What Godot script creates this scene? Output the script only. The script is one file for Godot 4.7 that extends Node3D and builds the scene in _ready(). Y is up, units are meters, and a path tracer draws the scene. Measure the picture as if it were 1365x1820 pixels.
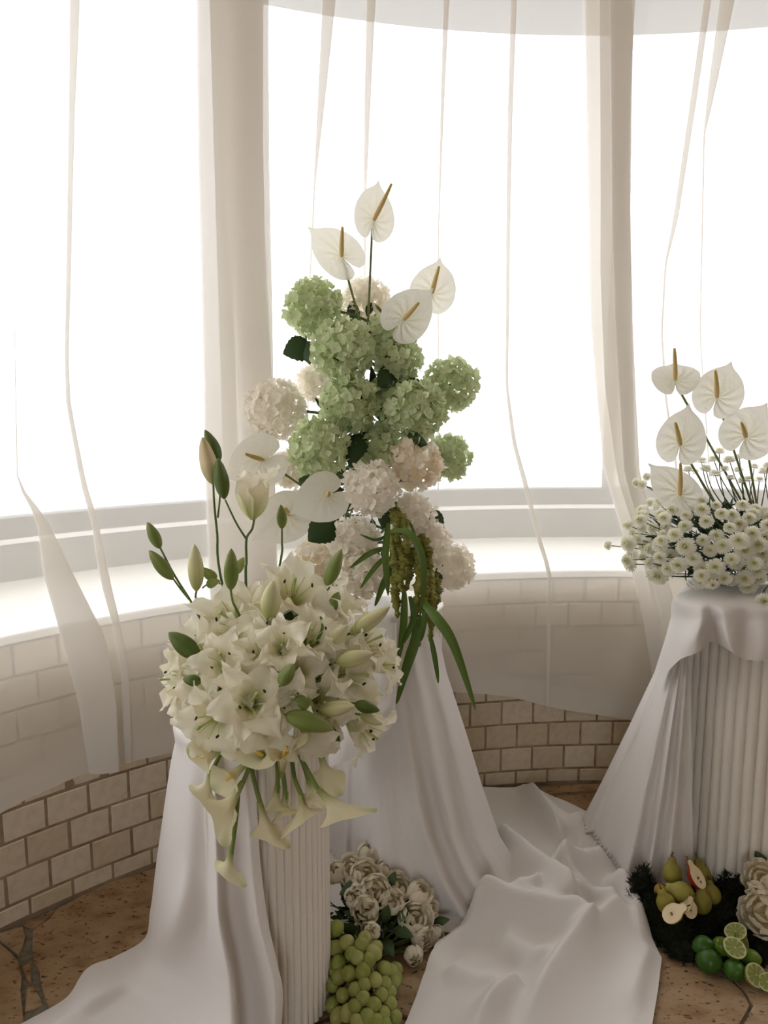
extends Node3D
# A round bay with sheer curtains, three draped pedestals of white flowers, fruit and moss on a stone floor.

const F := 1415.0          # focal length in pixels of the 1365 x 1820 frame
const EYE := 1.45          # camera height
const CX := 0.851          # axis of the round bay
const CZ := -0.265
const RW := 2.556          # inner face of the bay wall
var PITCH := atan(210.0 / 1415.0)
var rng := RandomNumberGenerator.new()
var M := {}
var taken := {}


class Mb:
	var v := PackedVector3Array()
	var c := PackedColorArray()
	var t := PackedInt32Array()

	func grid(rows: Array, closed := false, cols: Array = []) -> void:
		var b := v.size()
		var n: int = rows[0].size()
		for k in rows.size():
			v.append_array(PackedVector3Array(rows[k]))
			if cols.is_empty():
				for j in n:
					c.append(Color.WHITE)
			else:
				c.append_array(PackedColorArray(cols[k]))
		var m := n if closed else n - 1
		for k in rows.size() - 1:
			for j in m:
				var a := b + k * n + j
				var d := b + k * n + (j + 1) % n
				var e := a + n
				var f := d + n
				t.append_array(PackedInt32Array([a, d, e, d, f, e]))

	func tint(col: Color) -> void:
		for k in c.size():
			c[k] = col

	func tri(p: Vector3, q: Vector3, r: Vector3, col := Color.WHITE) -> void:
		var b := v.size()
		v.append_array(PackedVector3Array([p, q, r]))
		c.append_array(PackedColorArray([col, col, col]))
		t.append_array(PackedInt32Array([b, b + 1, b + 2]))

	func quad(p: Vector3, q: Vector3, r: Vector3, s: Vector3) -> void:
		tri(p, q, r)
		tri(p, r, s)

	func grid_append(o: Mb) -> void:
		var b := v.size()
		v.append_array(o.v)
		c.append_array(o.c)
		for k in o.t:
			t.append(k + b)

	func volume() -> float:
		var s := 0.0
		for k in range(0, t.size(), 3):
			s += v[t[k]].dot(v[t[k + 1]].cross(v[t[k + 2]]))
		return s

	# solid: turn the faces outwards; flat: hard edges
	func mesh(solid := false, flat := false) -> ArrayMesh:
		if solid and volume() > 0.0:      # front faces run clockwise: outward means negative here
			for k in range(0, t.size(), 3):
				var x := t[k + 1]
				t[k + 1] = t[k + 2]
				t[k + 2] = x
		var a := []
		a.resize(Mesh.ARRAY_MAX)
		if flat:
			var fv := PackedVector3Array()
			var fn := PackedVector3Array()
			var fc := PackedColorArray()
			for k in range(0, t.size(), 3):
				var p := v[t[k]]
				var q := v[t[k + 1]]
				var r := v[t[k + 2]]
				var nn := (r - p).cross(q - p).normalized()
				for z in [t[k], t[k + 1], t[k + 2]]:
					fv.append(v[z])
					fn.append(nn)
					fc.append(c[z])
			a[Mesh.ARRAY_VERTEX] = fv
			a[Mesh.ARRAY_NORMAL] = fn
			a[Mesh.ARRAY_COLOR] = fc
		else:
			var n := PackedVector3Array()
			n.resize(v.size())
			for k in range(0, t.size(), 3):
				var x := t[k]
				var y := t[k + 1]
				var z := t[k + 2]
				var nn := (v[z] - v[x]).cross(v[y] - v[x])
				n[x] += nn
				n[y] += nn
				n[z] += nn
			for k in n.size():
				n[k] = n[k].normalized() if n[k].length() > 1e-14 else Vector3.UP
			a[Mesh.ARRAY_VERTEX] = v
			a[Mesh.ARRAY_NORMAL] = n
			a[Mesh.ARRAY_COLOR] = c
			a[Mesh.ARRAY_INDEX] = t
		var m := ArrayMesh.new()
		m.add_surface_from_arrays(Mesh.PRIMITIVE_TRIANGLES, a)
		return m


# ---------------------------------------------------------------- measuring
func ray(x: float, y: float) -> Vector3:
	return Vector3((x - 682.5) / F, -(y - 910.0) / F, -1.0).rotated(Vector3.RIGHT, -PITCH)

# the point seen at pixel x, y: depth v metres in front of the camera, or (v <= 0.6) at height v above the floor
func at(x: float, y: float, v: float) -> Vector3:
	var d := ray(x, y)
	var s := v / -d.z if v > 0.6 else (v - EYE) / d.y
	return Vector3(0, EYE, 0) + d * s

func mpp(p: Vector3) -> float:      # metres per pixel at a point
	return (p - Vector3(0, EYE, 0)).dot(ray(682.5, 910)) / F

func on_wall(x: float, y: float, r: float) -> Vector2:    # (angle, height) of the pixel on a cylinder about the bay's axis
	var d := ray(x, y)
	var a := d.x * d.x + d.z * d.z
	var b := 2.0 * (-CX * d.x - CZ * d.z)
	var t := (-b + sqrt(b * b - 4.0 * a * (CX * CX + CZ * CZ - r * r))) / (2.0 * a)
	return Vector2(atan2(d.x * t - CX, -(d.z * t - CZ)), EYE + d.y * t)

func cyl(th: float, r: float, h: float) -> Vector3:
	return Vector3(CX + r * sin(th), h, CZ - r * cos(th))

func rnd(a: float, b: float) -> float:
	return rng.randf_range(a, b)

func lut(keys: Array, x: float) -> float:     # piecewise linear through [x, y] pairs, x rising
	if x <= keys[0][0]:
		return keys[0][1]
	for k in keys.size() - 1:
		if x <= keys[k + 1][0]:
			return lerpf(keys[k][1], keys[k + 1][1], (x - keys[k][0]) / maxf(1e-6, keys[k + 1][0] - keys[k][0]))
	return keys[-1][1]

func smooth(p: Array, n: int) -> PackedVector3Array:      # Catmull-Rom, n steps per span
	var o := PackedVector3Array()
	for k in p.size() - 1:
		var a: Vector3 = p[maxi(k - 1, 0)]
		var b: Vector3 = p[k]
		var c: Vector3 = p[k + 1]
		var d: Vector3 = p[mini(k + 2, p.size() - 1)]
		for j in n:
			o.append(b.cubic_interpolate(c, a, d, float(j) / n))
	o.append(p[-1])
	return o

func frame(axis: Vector3, spin := 0.0) -> Basis:      # y along axis
	var y := axis.normalized()
	var x := y.cross(Vector3.BACK if absf(y.z) < 0.9 else Vector3.RIGHT).normalized()
	return Basis(x, y, x.cross(y)) * Basis(Vector3.UP, spin)


# ---------------------------------------------------------------- nodes
func numbered(n: String) -> String:
	taken[n] = taken.get(n, -1) + 1
	return n if taken[n] == 0 else "%s_%03d" % [n, taken[n]]

func tag(o: Node3D, label: String, category: String, group := "", kind := "") -> void:
	o.set_meta("label", label)
	o.set_meta("category", category)
	if group:
		o.set_meta("group", group)
	if kind:
		o.set_meta("kind", kind)

func thing(called: String, label: String, category: String, group := "", where := Vector3.ZERO) -> Node3D:
	var o := Node3D.new()
	o.name = numbered(called)
	o.position = where
	add_child(o)
	tag(o, label, category, group)
	return o

func part(called: String, mesh: Mesh, mat: Material, parent: Node3D, xf := Transform3D()) -> MeshInstance3D:
	var o := MeshInstance3D.new()
	o.mesh = mesh
	o.material_override = mat
	o.transform = xf
	var k: int = parent.get_meta("n_" + called, 0) if parent.has_meta("n_" + called) else 0
	parent.set_meta("n_" + called, k + 1)
	o.name = called if k == 0 else "%s_%03d" % [called, k]
	parent.add_child(o, true)
	return o

func solo(called: String, mesh: Mesh, mat: Material, where := Vector3.ZERO) -> MeshInstance3D:
	var o := MeshInstance3D.new()
	o.mesh = mesh
	o.material_override = mat
	o.position = where
	o.name = numbered(called)
	add_child(o)
	return o

func struct(called: String, mesh: Mesh, mat: Material, label: String, category: String) -> MeshInstance3D:
	var o := solo(called, mesh, mat)
	tag(o, label, category, "", "structure")
	return o

func swarm(called: String, mesh: Mesh, mat: Material, where: Array, parent: Node3D = null) -> MultiMeshInstance3D:
	var mm := MultiMesh.new()
	mm.transform_format = MultiMesh.TRANSFORM_3D
	mm.mesh = mesh
	mm.instance_count = where.size()
	for k in where.size():
		mm.set_instance_transform(k, where[k])
	var o := MultiMeshInstance3D.new()
	o.multimesh = mm
	o.material_override = mat
	o.set_meta("kind", "stuff")
	if parent:
		o.name = called
		parent.add_child(o, true)
	else:
		o.name = numbered(called)
		add_child(o)
	return o


# ---------------------------------------------------------------- shapes
func tube(mb: Mb, p: PackedVector3Array, radii: Array, n := 8, col := Color.WHITE, col2 := Color(0, 0, 0, 0)) -> void:
	var rows := []
	var cols := []
	var x := Vector3.ZERO
	var last := p.size() - 1
	for k in p.size():
		var d := (p[mini(k + 1, last)] - p[maxi(k - 1, 0)]).normalized()
		if k == 0:
			x = d.cross(Vector3.UP if absf(d.y) < 0.9 else Vector3.RIGHT).normalized()
		else:
			x = (x - d * x.dot(d)).normalized()
		var z := d.cross(x)
		var f := float(k) / last * (radii.size() - 1)
		var a := mini(int(f), radii.size() - 2) if radii.size() > 1 else 0
		var r: float = lerpf(radii[a], radii[mini(a + 1, radii.size() - 1)], f - a)
		var row := []
		var cr := []
		for j in n:
			var w := TAU * j / n
			row.append(p[k] + (x * cos(w) + z * sin(w)) * r)
			cr.append(col if col2.a == 0 else col.lerp(col2, float(k) / last))
		rows.append(row)
		cols.append(cr)
	var c0 := []
	var c1 := []
	for j in n:
		c0.append(p[0])
		c1.append(p[last])
	rows.push_front(c0)
	rows.append(c1)
	cols.push_front(cols[0])
	cols.append(cols[-1])
	mb.grid(rows, true, cols)

func tube_mesh(p: PackedVector3Array, radii: Array, n := 8, col := Color.WHITE, col2 := Color(0, 0, 0, 0)) -> ArrayMesh:
	var mb := Mb.new()
	tube(mb, p, radii, n, col, col2)
	return mb.mesh(true)

func lathe(mb: Mb, profile: Array, n: int, xf := Transform3D(), cols: Array = []) -> void:      # profile of [radius, height]
	var rows := []
	var cc := []
	for k in profile.size():
		var row := []
		var cr := []
		for j in n:
			var w := TAU * j / n
			row.append(xf * Vector3(cos(w) * profile[k][0], profile[k][1], sin(w) * profile[k][0]))
			cr.append(Color.WHITE if cols.is_empty() else cols[k])
		rows.append(row)
		cc.append(cr)
	mb.grid(rows, true, cc)

func ball_profile(r: float, sy: float, n: int) -> Array:
	var o := []
	for k in n + 1:
		var a := PI * k / n
		o.append([maxf(r * sin(a), 1e-5), -r * sy * cos(a)])
	return o

func arc_solid(poly: Array, t0: float, t1: float, n: int) -> ArrayMesh:      # a closed [r, h] outline swept about the bay's axis
	var mb := Mb.new()
	for k in poly.size():
		var p: Array = poly[k]
		var q: Array = poly[(k + 1) % poly.size()]
		var rows := []
		for j in n + 1:
			var th := lerpf(t0, t1, float(j) / n)
			rows.append([cyl(th, p[0], p[1]), cyl(th, q[0], q[1])])
		mb.grid(rows)
	for th in [t0, t1]:
		for k in range(1, poly.size() - 1):
			var a := cyl(th, poly[0][0], poly[0][1])
			var b := cyl(th, poly[k][0], poly[k][1])
			var c := cyl(th, poly[k + 1][0], poly[k + 1][1])
			if th == t0:
				mb.tri(a, c, b)
			else:
				mb.tri(a, b, c)
	return mb.mesh(true)

func add_box(mb: Mb, a: Vector3, b: Vector3) -> void:
	var p := []
	for k in 8:
		p.append(Vector3(b.x if k & 1 else a.x, b.y if k & 2 else a.y, b.z if k & 4 else a.z))
	for f in [[0, 1, 3, 2], [4, 6, 7, 5], [0, 4, 5, 1], [2, 3, 7, 6], [0, 2, 6, 4], [1, 5, 7, 3]]:
		mb.quad(p[f[0]], p[f[1]], p[f[2]], p[f[3]])

func slab(pts: PackedVector2Array, h0: float, h1: float, bevel: float) -> ArrayMesh:      # a flat stone: outline on the floor, bevelled top
	var q := pts
	if Geometry2D.is_polygon_clockwise(q):
		q.reverse()
	var mb := Mb.new()
	var inner := Geometry2D.offset_polygon(q, -bevel)
	var top: PackedVector2Array = inner[0] if inner.size() else q
	var n := q.size()
	var rows := [[], []]
	for p in q:
		rows[0].append(Vector3(p.x, h0, p.y))
		rows[1].append(Vector3(p.x, h1 - bevel, p.y))
	mb.grid(rows, true)
	if top.size() == n:
		# start both rings at the nearest corner
		var s := 0
		for k in n:
			if top[k].distance_to(q[0]) < top[s].distance_to(q[0]):
				s = k
		var r2 := [[], []]
		for k in n:
			r2[0].append(Vector3(q[k].x, h1 - bevel, q[k].y))
			var z := top[(k + s) % n]
			r2[1].append(Vector3(z.x, h1, z.y))
		mb.grid(r2, true)
	else:
		top = q
		for k in n:
			mb.v[mb.v.size() - n + k].y = h1
	for k in range(0, 1):
		var idx := Geometry2D.triangulate_polygon(top)
		for z in range(0, idx.size(), 3):
			var t := []
			for w in 3:
				t.append(Vector3(top[idx[z + w]].x, h1, top[idx[z + w]].y))
			if (t[1] - t[0]).cross(t[2] - t[0]).y > 0.0:
				mb.tri(t[0], t[2], t[1])
			else:
				mb.tri(t[0], t[1], t[2])
	return mb.mesh(false, true)

# a piece of cloth through a net of [x, y, depth or height] points
func net(rows: Array, sub := 8, wob := 0.0) -> Array:
	var lines := []
	for r in rows:
		var p := []
		for z in r:
			p.append(at(z[0], z[1], z[2]))
		lines.append(smooth(p, sub))
	var n: int = lines[0].size()
	var out := []
	for k in (lines.size() - 1) * sub + 1:
		out.append([])
	for j in n:
		var col := []
		for l in lines:
			col.append(l[j])
		var s := smooth(col, sub)
		for k in s.size():
			var p := s[k]
			if wob > 0.0:
				p += Vector3(noise.get_noise_3d(p.x * 60, p.y * 22, p.z * 60), 0.3 * noise.get_noise_3d(p.x * 50, p.y * 50, p.z * 50), noise.get_noise_3d(p.z * 60 + 70, p.y * 22, p.x * 60)) * wob
			out[k].append(p)
	return out

var noise := FastNoiseLite.new()

func noisy(seed_: int, freq: float, w := 256, ramp: Array = [], normal := false, oct := 4, kind := FastNoiseLite.TYPE_SIMPLEX_SMOOTH) -> NoiseTexture2D:
	var n := FastNoiseLite.new()
	n.seed = seed_
	n.noise_type = kind
	n.frequency = freq
	n.fractal_octaves = oct
	var t := NoiseTexture2D.new()
	t.width = w
	t.height = w
	t.seamless = true
	t.noise = n
	if ramp.size():
		var g := Gradient.new()
		g.offsets = PackedFloat32Array(ramp.map(func(k): return k[0]))
		g.colors = PackedColorArray(ramp.map(func(k): return k[1]))
		t.color_ramp = g
	if normal:
		t.as_normal_map = true
		t.bump_strength = 4.0
	return t

func mat(called: String, col: Color, rough := 0.8, back := 0.0, vert := false) -> StandardMaterial3D:
	var m := StandardMaterial3D.new()
	m.resource_name = called
	m.albedo_color = col
	m.roughness = rough
	m.metallic_specular = 0.4
	if back > 0.0:
		m.backlight_enabled = true
		m.backlight = Color(col.r * back, col.g * back, col.b * back)
		m.cull_mode = BaseMaterial3D.CULL_DISABLED
	m.vertex_color_use_as_albedo = vert
	M[called] = m
	return m

func lin(r: float, g: float, b: float) -> Color:      # an sRGB 0-255 colour as the linear value vertex colours need
	return Color(r / 255.0, g / 255.0, b / 255.0).srgb_to_linear()

func s8(r: float, g: float, b: float) -> Color:
	return Color(r / 255.0, g / 255.0, b / 255.0)


func _ready() -> void:
	rng.seed = 7
	noise.seed = 11
	noise.frequency = 0.05
	var cam := Camera3D.new()
	cam.name = "camera"
	cam.position = Vector3(0, EYE, 0)
	cam.rotation.x = -PITCH
	cam.fov = rad_to_deg(2.0 * atan(910.0 / F))
	cam.near = 0.05
	cam.far = 200.0
	add_child(cam)
	var e := Environment.new()
	var sk := ProceduralSkyMaterial.new()
	sk.sky_top_color = s8(244, 249, 255)
	sk.sky_horizon_color = s8(184, 187, 191)
	sk.ground_horizon_color = s8(176, 178, 181)
	sk.ground_bottom_color = s8(170, 172, 175)
	sk.sky_energy_multiplier = 4.4      # an overcast sky: about twice as bright overhead as at the horizon
	sk.ground_energy_multiplier = 4.4
	sk.sky_curve = 0.25
	var sky := Sky.new()
	sky.sky_material = sk
	e.background_mode = Environment.BG_SKY
	e.sky = sky
	e.tonemap_mode = Environment.TONE_MAPPER_LINEAR
	e.tonemap_exposure = 0.245
	e.sdfgi_enabled = true
	e.ssao_enabled = true
	e.ssil_enabled = true
	var we := WorldEnvironment.new()
	we.name = "sky"
	we.environment = e
	add_child(we)

	make_materials()
	make_room()
	make_curtains()
	make_pedestals()
	make_cloths()
	make_flowers()
	make_fruit()


# ---------------------------------------------------------------- the room
func make_materials() -> void:
	var m := mat("plaster", s8(186, 170, 148), 0.9)
	mat("sill", s8(240, 236, 228), 0.45)
	mat("frame_metal", s8(46, 41, 36), 0.6)
	mat("soffit", s8(158, 161, 164), 0.9)
	mat("upstand", s8(84, 76, 68), 0.8)
	mat("highlight_white", s8(235, 235, 235), 0.4)  # near white, paints the bright reflection below the rail
	m = mat("mortar", s8(172, 153, 130), 0.95)
	m.albedo_texture = noisy(3, 0.03, 256, [[0.0, s8(180, 172, 162)], [1.0, s8(255, 252, 248)]])
	m.uv1_triplanar = true
	m.uv1_world_triplanar = true
	m.uv1_scale = Vector3(2, 2, 2)
	for k in 3:
		m = mat("brick_%d" % k, [s8(206, 190, 165), s8(199, 182, 156), s8(211, 196, 173)][k], 0.75)
		m.albedo_texture = noisy(20 + k, 0.02, 256, [[0.0, s8(238, 233, 226)], [0.5, s8(250, 248, 246)], [1.0, Color.WHITE]])
		m.uv1_triplanar = true
		m.uv1_scale = Vector3(5, 5, 5)
		m.uv1_offset = Vector3(0.3 * k, 0.1, 0.2)
		m.heightmap_enabled = true
		m.heightmap_texture = noisy(31, 0.04, 256)
		m.heightmap_scale = 0.03
	m = mat("grout", s8(132, 124, 110), 0.95)
	m.albedo_texture = noisy(5, 0.05, 256, [[0.0, s8(196, 190, 182)], [1.0, Color.WHITE]])
	m.uv1_triplanar = true
	m.uv1_world_triplanar = true
	m.uv1_scale = Vector3(3, 3, 3)
	for k in 3:
		m = mat("stone_%d" % k, [s8(162, 136, 106), s8(154, 126, 95), s8(168, 145, 116)][k], 0.7)
		m.albedo_texture = noisy(40 + k, 0.012, 512, [[0.0, s8(196, 178, 160)], [0.5, s8(240, 232, 224)], [1.0, Color.WHITE]])
		m.uv1_triplanar = true
		m.uv1_world_triplanar = true
		m.uv1_scale = Vector3(1.3, 1.3, 2.2)
		m.detail_enabled = true
		m.detail_blend_mode = BaseMaterial3D.BLEND_MODE_MUL
		m.detail_uv_layer = BaseMaterial3D.DETAIL_UV_1
		m.detail_albedo = noisy(50 + k, 0.05, 512, [[0.0, s8(70, 56, 44)], [0.12, s8(84, 68, 54)], [0.19, s8(214, 204, 194)], [0.30, Color.WHITE], [1.0, Color.WHITE]], false, 5)
		m.heightmap_enabled = true
		m.heightmap_texture = noisy(50 + k, 0.05, 512, [[0.0, Color.BLACK], [0.3, Color(0.8, 0.8, 0.8)], [1.0, Color.WHITE]], false, 5)
		m.heightmap_scale = 0.3
	m = mat("glass", Color(0.95, 0.97, 0.97, 0.04), 0.02)
	m.transparency = BaseMaterial3D.TRANSPARENCY_ALPHA
	m = mat("sheer", Color(0.92, 0.90, 0.87, 0.64), 0.9, 1.0)
	m.transparency = BaseMaterial3D.TRANSPARENCY_ALPHA
	m.metallic_specular = 0.1
	m.backlight = Color(0.68, 0.66, 0.63)
	for k in 2:
		m = mat(["cloth", "satin"][k], s8(230, 224, 219), [0.85, 0.55][k], 0.45)
		m.rim_enabled = true
		m.rim = 0.25
	mat("column", s8(232, 225, 214), 0.6)
	mat("white_petal", Color.WHITE, 0.55, 0.95, true)
	mat("plant", Color.WHITE, 0.55, 0.3, true)
	mat("solid", Color.WHITE, 0.5, 0.0, true)
	mat("grape", Color.WHITE, 0.28, 0.5, true)
	mat("leaf", s8(54, 72, 38), 0.5, 0.5)
	mat("dark_leaf", s8(44, 60, 34), 0.5, 0.4)
	mat("moss", s8(34, 36, 21), 0.95, 0.2)
	mat("hyd_green", s8(216, 223, 186), 0.65, 0.95)
	mat("hyd_sage", s8(203, 212, 170), 0.65, 0.9)
	mat("hyd_white", s8(255, 250, 240), 0.6, 1.0)
	mat("hyd_cream", s8(246, 235, 214), 0.6, 1.0)


func bricks_of(wall: Node3D) -> void:
	# chamfered blocks in running bond round the bay
	var pitch := 0.0473
	var shapes := {}
	var far := []
	var far_mesh: ArrayMesh
	var levels := [0.003, 0.058, 0.15, 0.241, 0.333, 0.425, 0.516, 0.608, 0.70, 0.79]
	for k in 9:
		var h0: float = levels[k] + 0.004
		var h1: float = levels[k + 1] - 0.004
		for s in 3:
			var key := "%d_%d" % [0 if k == 0 else 1, s]
			if shapes.has(key):
				continue
			var w := pitch * RW / 2.0 - 0.0034
			var hh := (h1 - h0) / 2.0
			var c := 0.0025
			var mb := Mb.new()
			var ring := func(ww: float, y: float, z: float) -> Array:
				return [Vector3(-ww, -y, z), Vector3(ww, -y, z), Vector3(ww, y, z), Vector3(-ww, y, z)]
			var a: Array = ring.call(w, hh, -0.03)
			var b: Array = ring.call(w, hh, -0.0015 - c)
			var d: Array = ring.call(w - c, hh - c, -0.0015 + 0.0012 * (s - 1))
			mb.grid([a, b, d], true)
			mb.quad(d[0], d[1], d[2], d[3])
			shapes[key] = mb.mesh(true, true)
		var off := 0.0 if k % 2 == 1 else pitch / 2.0
		var n := -22
		while n < 22:
			var th := deg_to_rad(-12.12) + off + (n + 0.5) * pitch
			n += 1
			if th < deg_to_rad(-62) or th > deg_to_rad(48):
				continue
			var s := rng.randi() % 3
			var b := Basis(Vector3.UP, -th) * Basis(Vector3.RIGHT, rnd(-0.006, 0.006)) * Basis(Vector3.BACK, rnd(-0.006, 0.006))
			var xf := Transform3D(b, cyl(th, RW + rnd(-0.001, 0.001), (h0 + h1) / 2.0))
			if th > deg_to_rad(-50) and th < deg_to_rad(26):
				part("brick", shapes["%d_%d" % [0 if k == 0 else 1, s]], M["brick_%d" % (rng.randi() % 3)], wall, xf)
			elif k > 0:
				far.append(xf)
				far_mesh = shapes["1_1"]
	swarm("brick", far_mesh, M.brick_0, far, wall)


func rough_edge(p: PackedVector2Array, amt: float) -> PackedVector2Array:
	var o := PackedVector2Array()
	for k in p.size():
		var a := p[k]
		var b := p[(k + 1) % p.size()]
		var n := clampi(int(a.distance_to(b) / 0.045), 1, 12)
		for j in n:
			var q := a.lerp(b, float(j) / n)
			var f := 1.0 if j else 0.4
			o.append(q + Vector2(noise.get_noise_2d(q.x * 90, q.y * 90), noise.get_noise_2d(q.y * 90 + 40, q.x * 90)) * amt * f)
	return o

func make_floor() -> void:
	var mb := Mb.new()
	add_box(mb, Vector3(CX - 2.9, -0.2, -3.1), Vector3(CX + 2.9, -0.009, 3.4))
	var fl := struct("floor", mb.mesh(true, true), M.grout, "stone floor of irregular tan travertine slabs in grey mortar", "floor")
	var polys := []
	var px := func(a: Array) -> PackedVector2Array:
		var o := PackedVector2Array()
		for z in a:
			var p := at(z[0] / 4.55, 1540 + z[1] / 4.55, 0.0)
			o.append(Vector2(p.x, p.z))
		return o
	# the slabs that show beside the wall at the left
	polys.append(px.call([[1500, -60], [900, 120], [660, 232], [470, 335], [400, 420], [330, 470], [265, 520], [260, 650], [275, 760], [320, 850], [330, 950], [370, 1080], [400, 1130], [900, 1300], [1500, 1200]]))
	polys.append(px.call([[190, 470], [215, 440], [400, 362], [462, 335], [360, 440], [300, 478], [240, 490]]))
	polys.append(px.call([[-300, 640], [-10, 545], [120, 505], [180, 490], [205, 570], [175, 670], [150, 715], [70, 640], [0, 600], [-200, 645]]))
	polys.append(px.call([[-300, 700], [-200, 672], [0, 622], [80, 685], [145, 765], [172, 900], [162, 1000], [185, 1180], [190, 1350], [-300, 1400]]))
	polys.append(px.call([[182, 800], [255, 768], [250, 940], [215, 910]]))
	polys.append(px.call([[215, 965], [270, 958], [330, 1060], [340, 1108], [280, 1140], [200, 1160]]))
	var hull: PackedVector2Array = px.call([[-320, 690], [0, 545], [560, 280], [1520, -100], [1520, 1230], [900, 1330], [400, 1160], [200, 1400], [-320, 1420]])
	# the mortar joint between two slabs at the lower right
	var right: PackedVector2Array = PackedVector2Array()
	for z in [[900, 1500], [1240, 1690], [1318, 1760], [1332, 1785], [1306, 1830], [1270, 1880], [1000, 1900], [840, 1850]]:
		var p := at(z[0], z[1], 0.0)
		right.append(Vector2(p.x, p.z))
	polys.append(right)
	var room := PackedVector2Array()
	for k in 41:
		var p := cyl(deg_to_rad(-90 + 180.0 * k / 40), RW - 0.004, 0)
		room.append(Vector2(p.x, p.z))
	room.append(Vector2(CX + 2.55, 3.19))
	room.append(Vector2(CX - 2.55, 3.19))
	var sites := []
	for i in range(-4, 7):
		for j in range(-6, 6):
			sites.append(Vector2(CX + (i - 1 + rnd(-0.33, 0.33)) * 0.62, (j + rnd(-0.33, 0.33)) * 0.62))
	for k in sites.size():
		var s: Vector2 = sites[k]
		var cell := PackedVector2Array([s + Vector2(-1, -1), s + Vector2(1, -1), s + Vector2(1, 1), s + Vector2(-1, 1)])
		for q in sites:
			if q == s or q.distance_to(s) > 2.2:
				continue
			var mid: Vector2 = (s + q) / 2.0
			var dir: Vector2 = (q - s).normalized()
			var o := PackedVector2Array()
			for z in cell.size():
				var a := cell[z]
				var b := cell[(z + 1) % cell.size()]
				var da := (a - mid).dot(dir)
				var db := (b - mid).dot(dir)
				if da <= 0.0:
					o.append(a)
				if (da < 0.0 and db > 0.0) or (da > 0.0 and db < 0.0):
					o.append(a.lerp(b, da / (da - db)))
			cell = o
		var left := []
		for piece in Geometry2D.intersect_polygons(cell, room):
			for z in Geometry2D.clip_polygons(piece, hull):
				left.append_array(Geometry2D.clip_polygons(z, right))
		for piece in left:
			if Geometry2D.is_polygon_clockwise(piece):
				piece.reverse()
			for z in Geometry2D.offset_polygon(piece, -0.009):
				polys.append(rough_edge(z, 0.012))
	for k in polys.size():
		var p: PackedVector2Array = polys[k]
		if k < 7:
			p = rough_edge(p, 0.006)
		if p.size() > 3:
			part("stone_slab", slab(p, -0.03, rnd(-0.0015, 0.0015), 0.003), M["stone_%d" % (k % 3 if k else 0)], fl)


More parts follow.
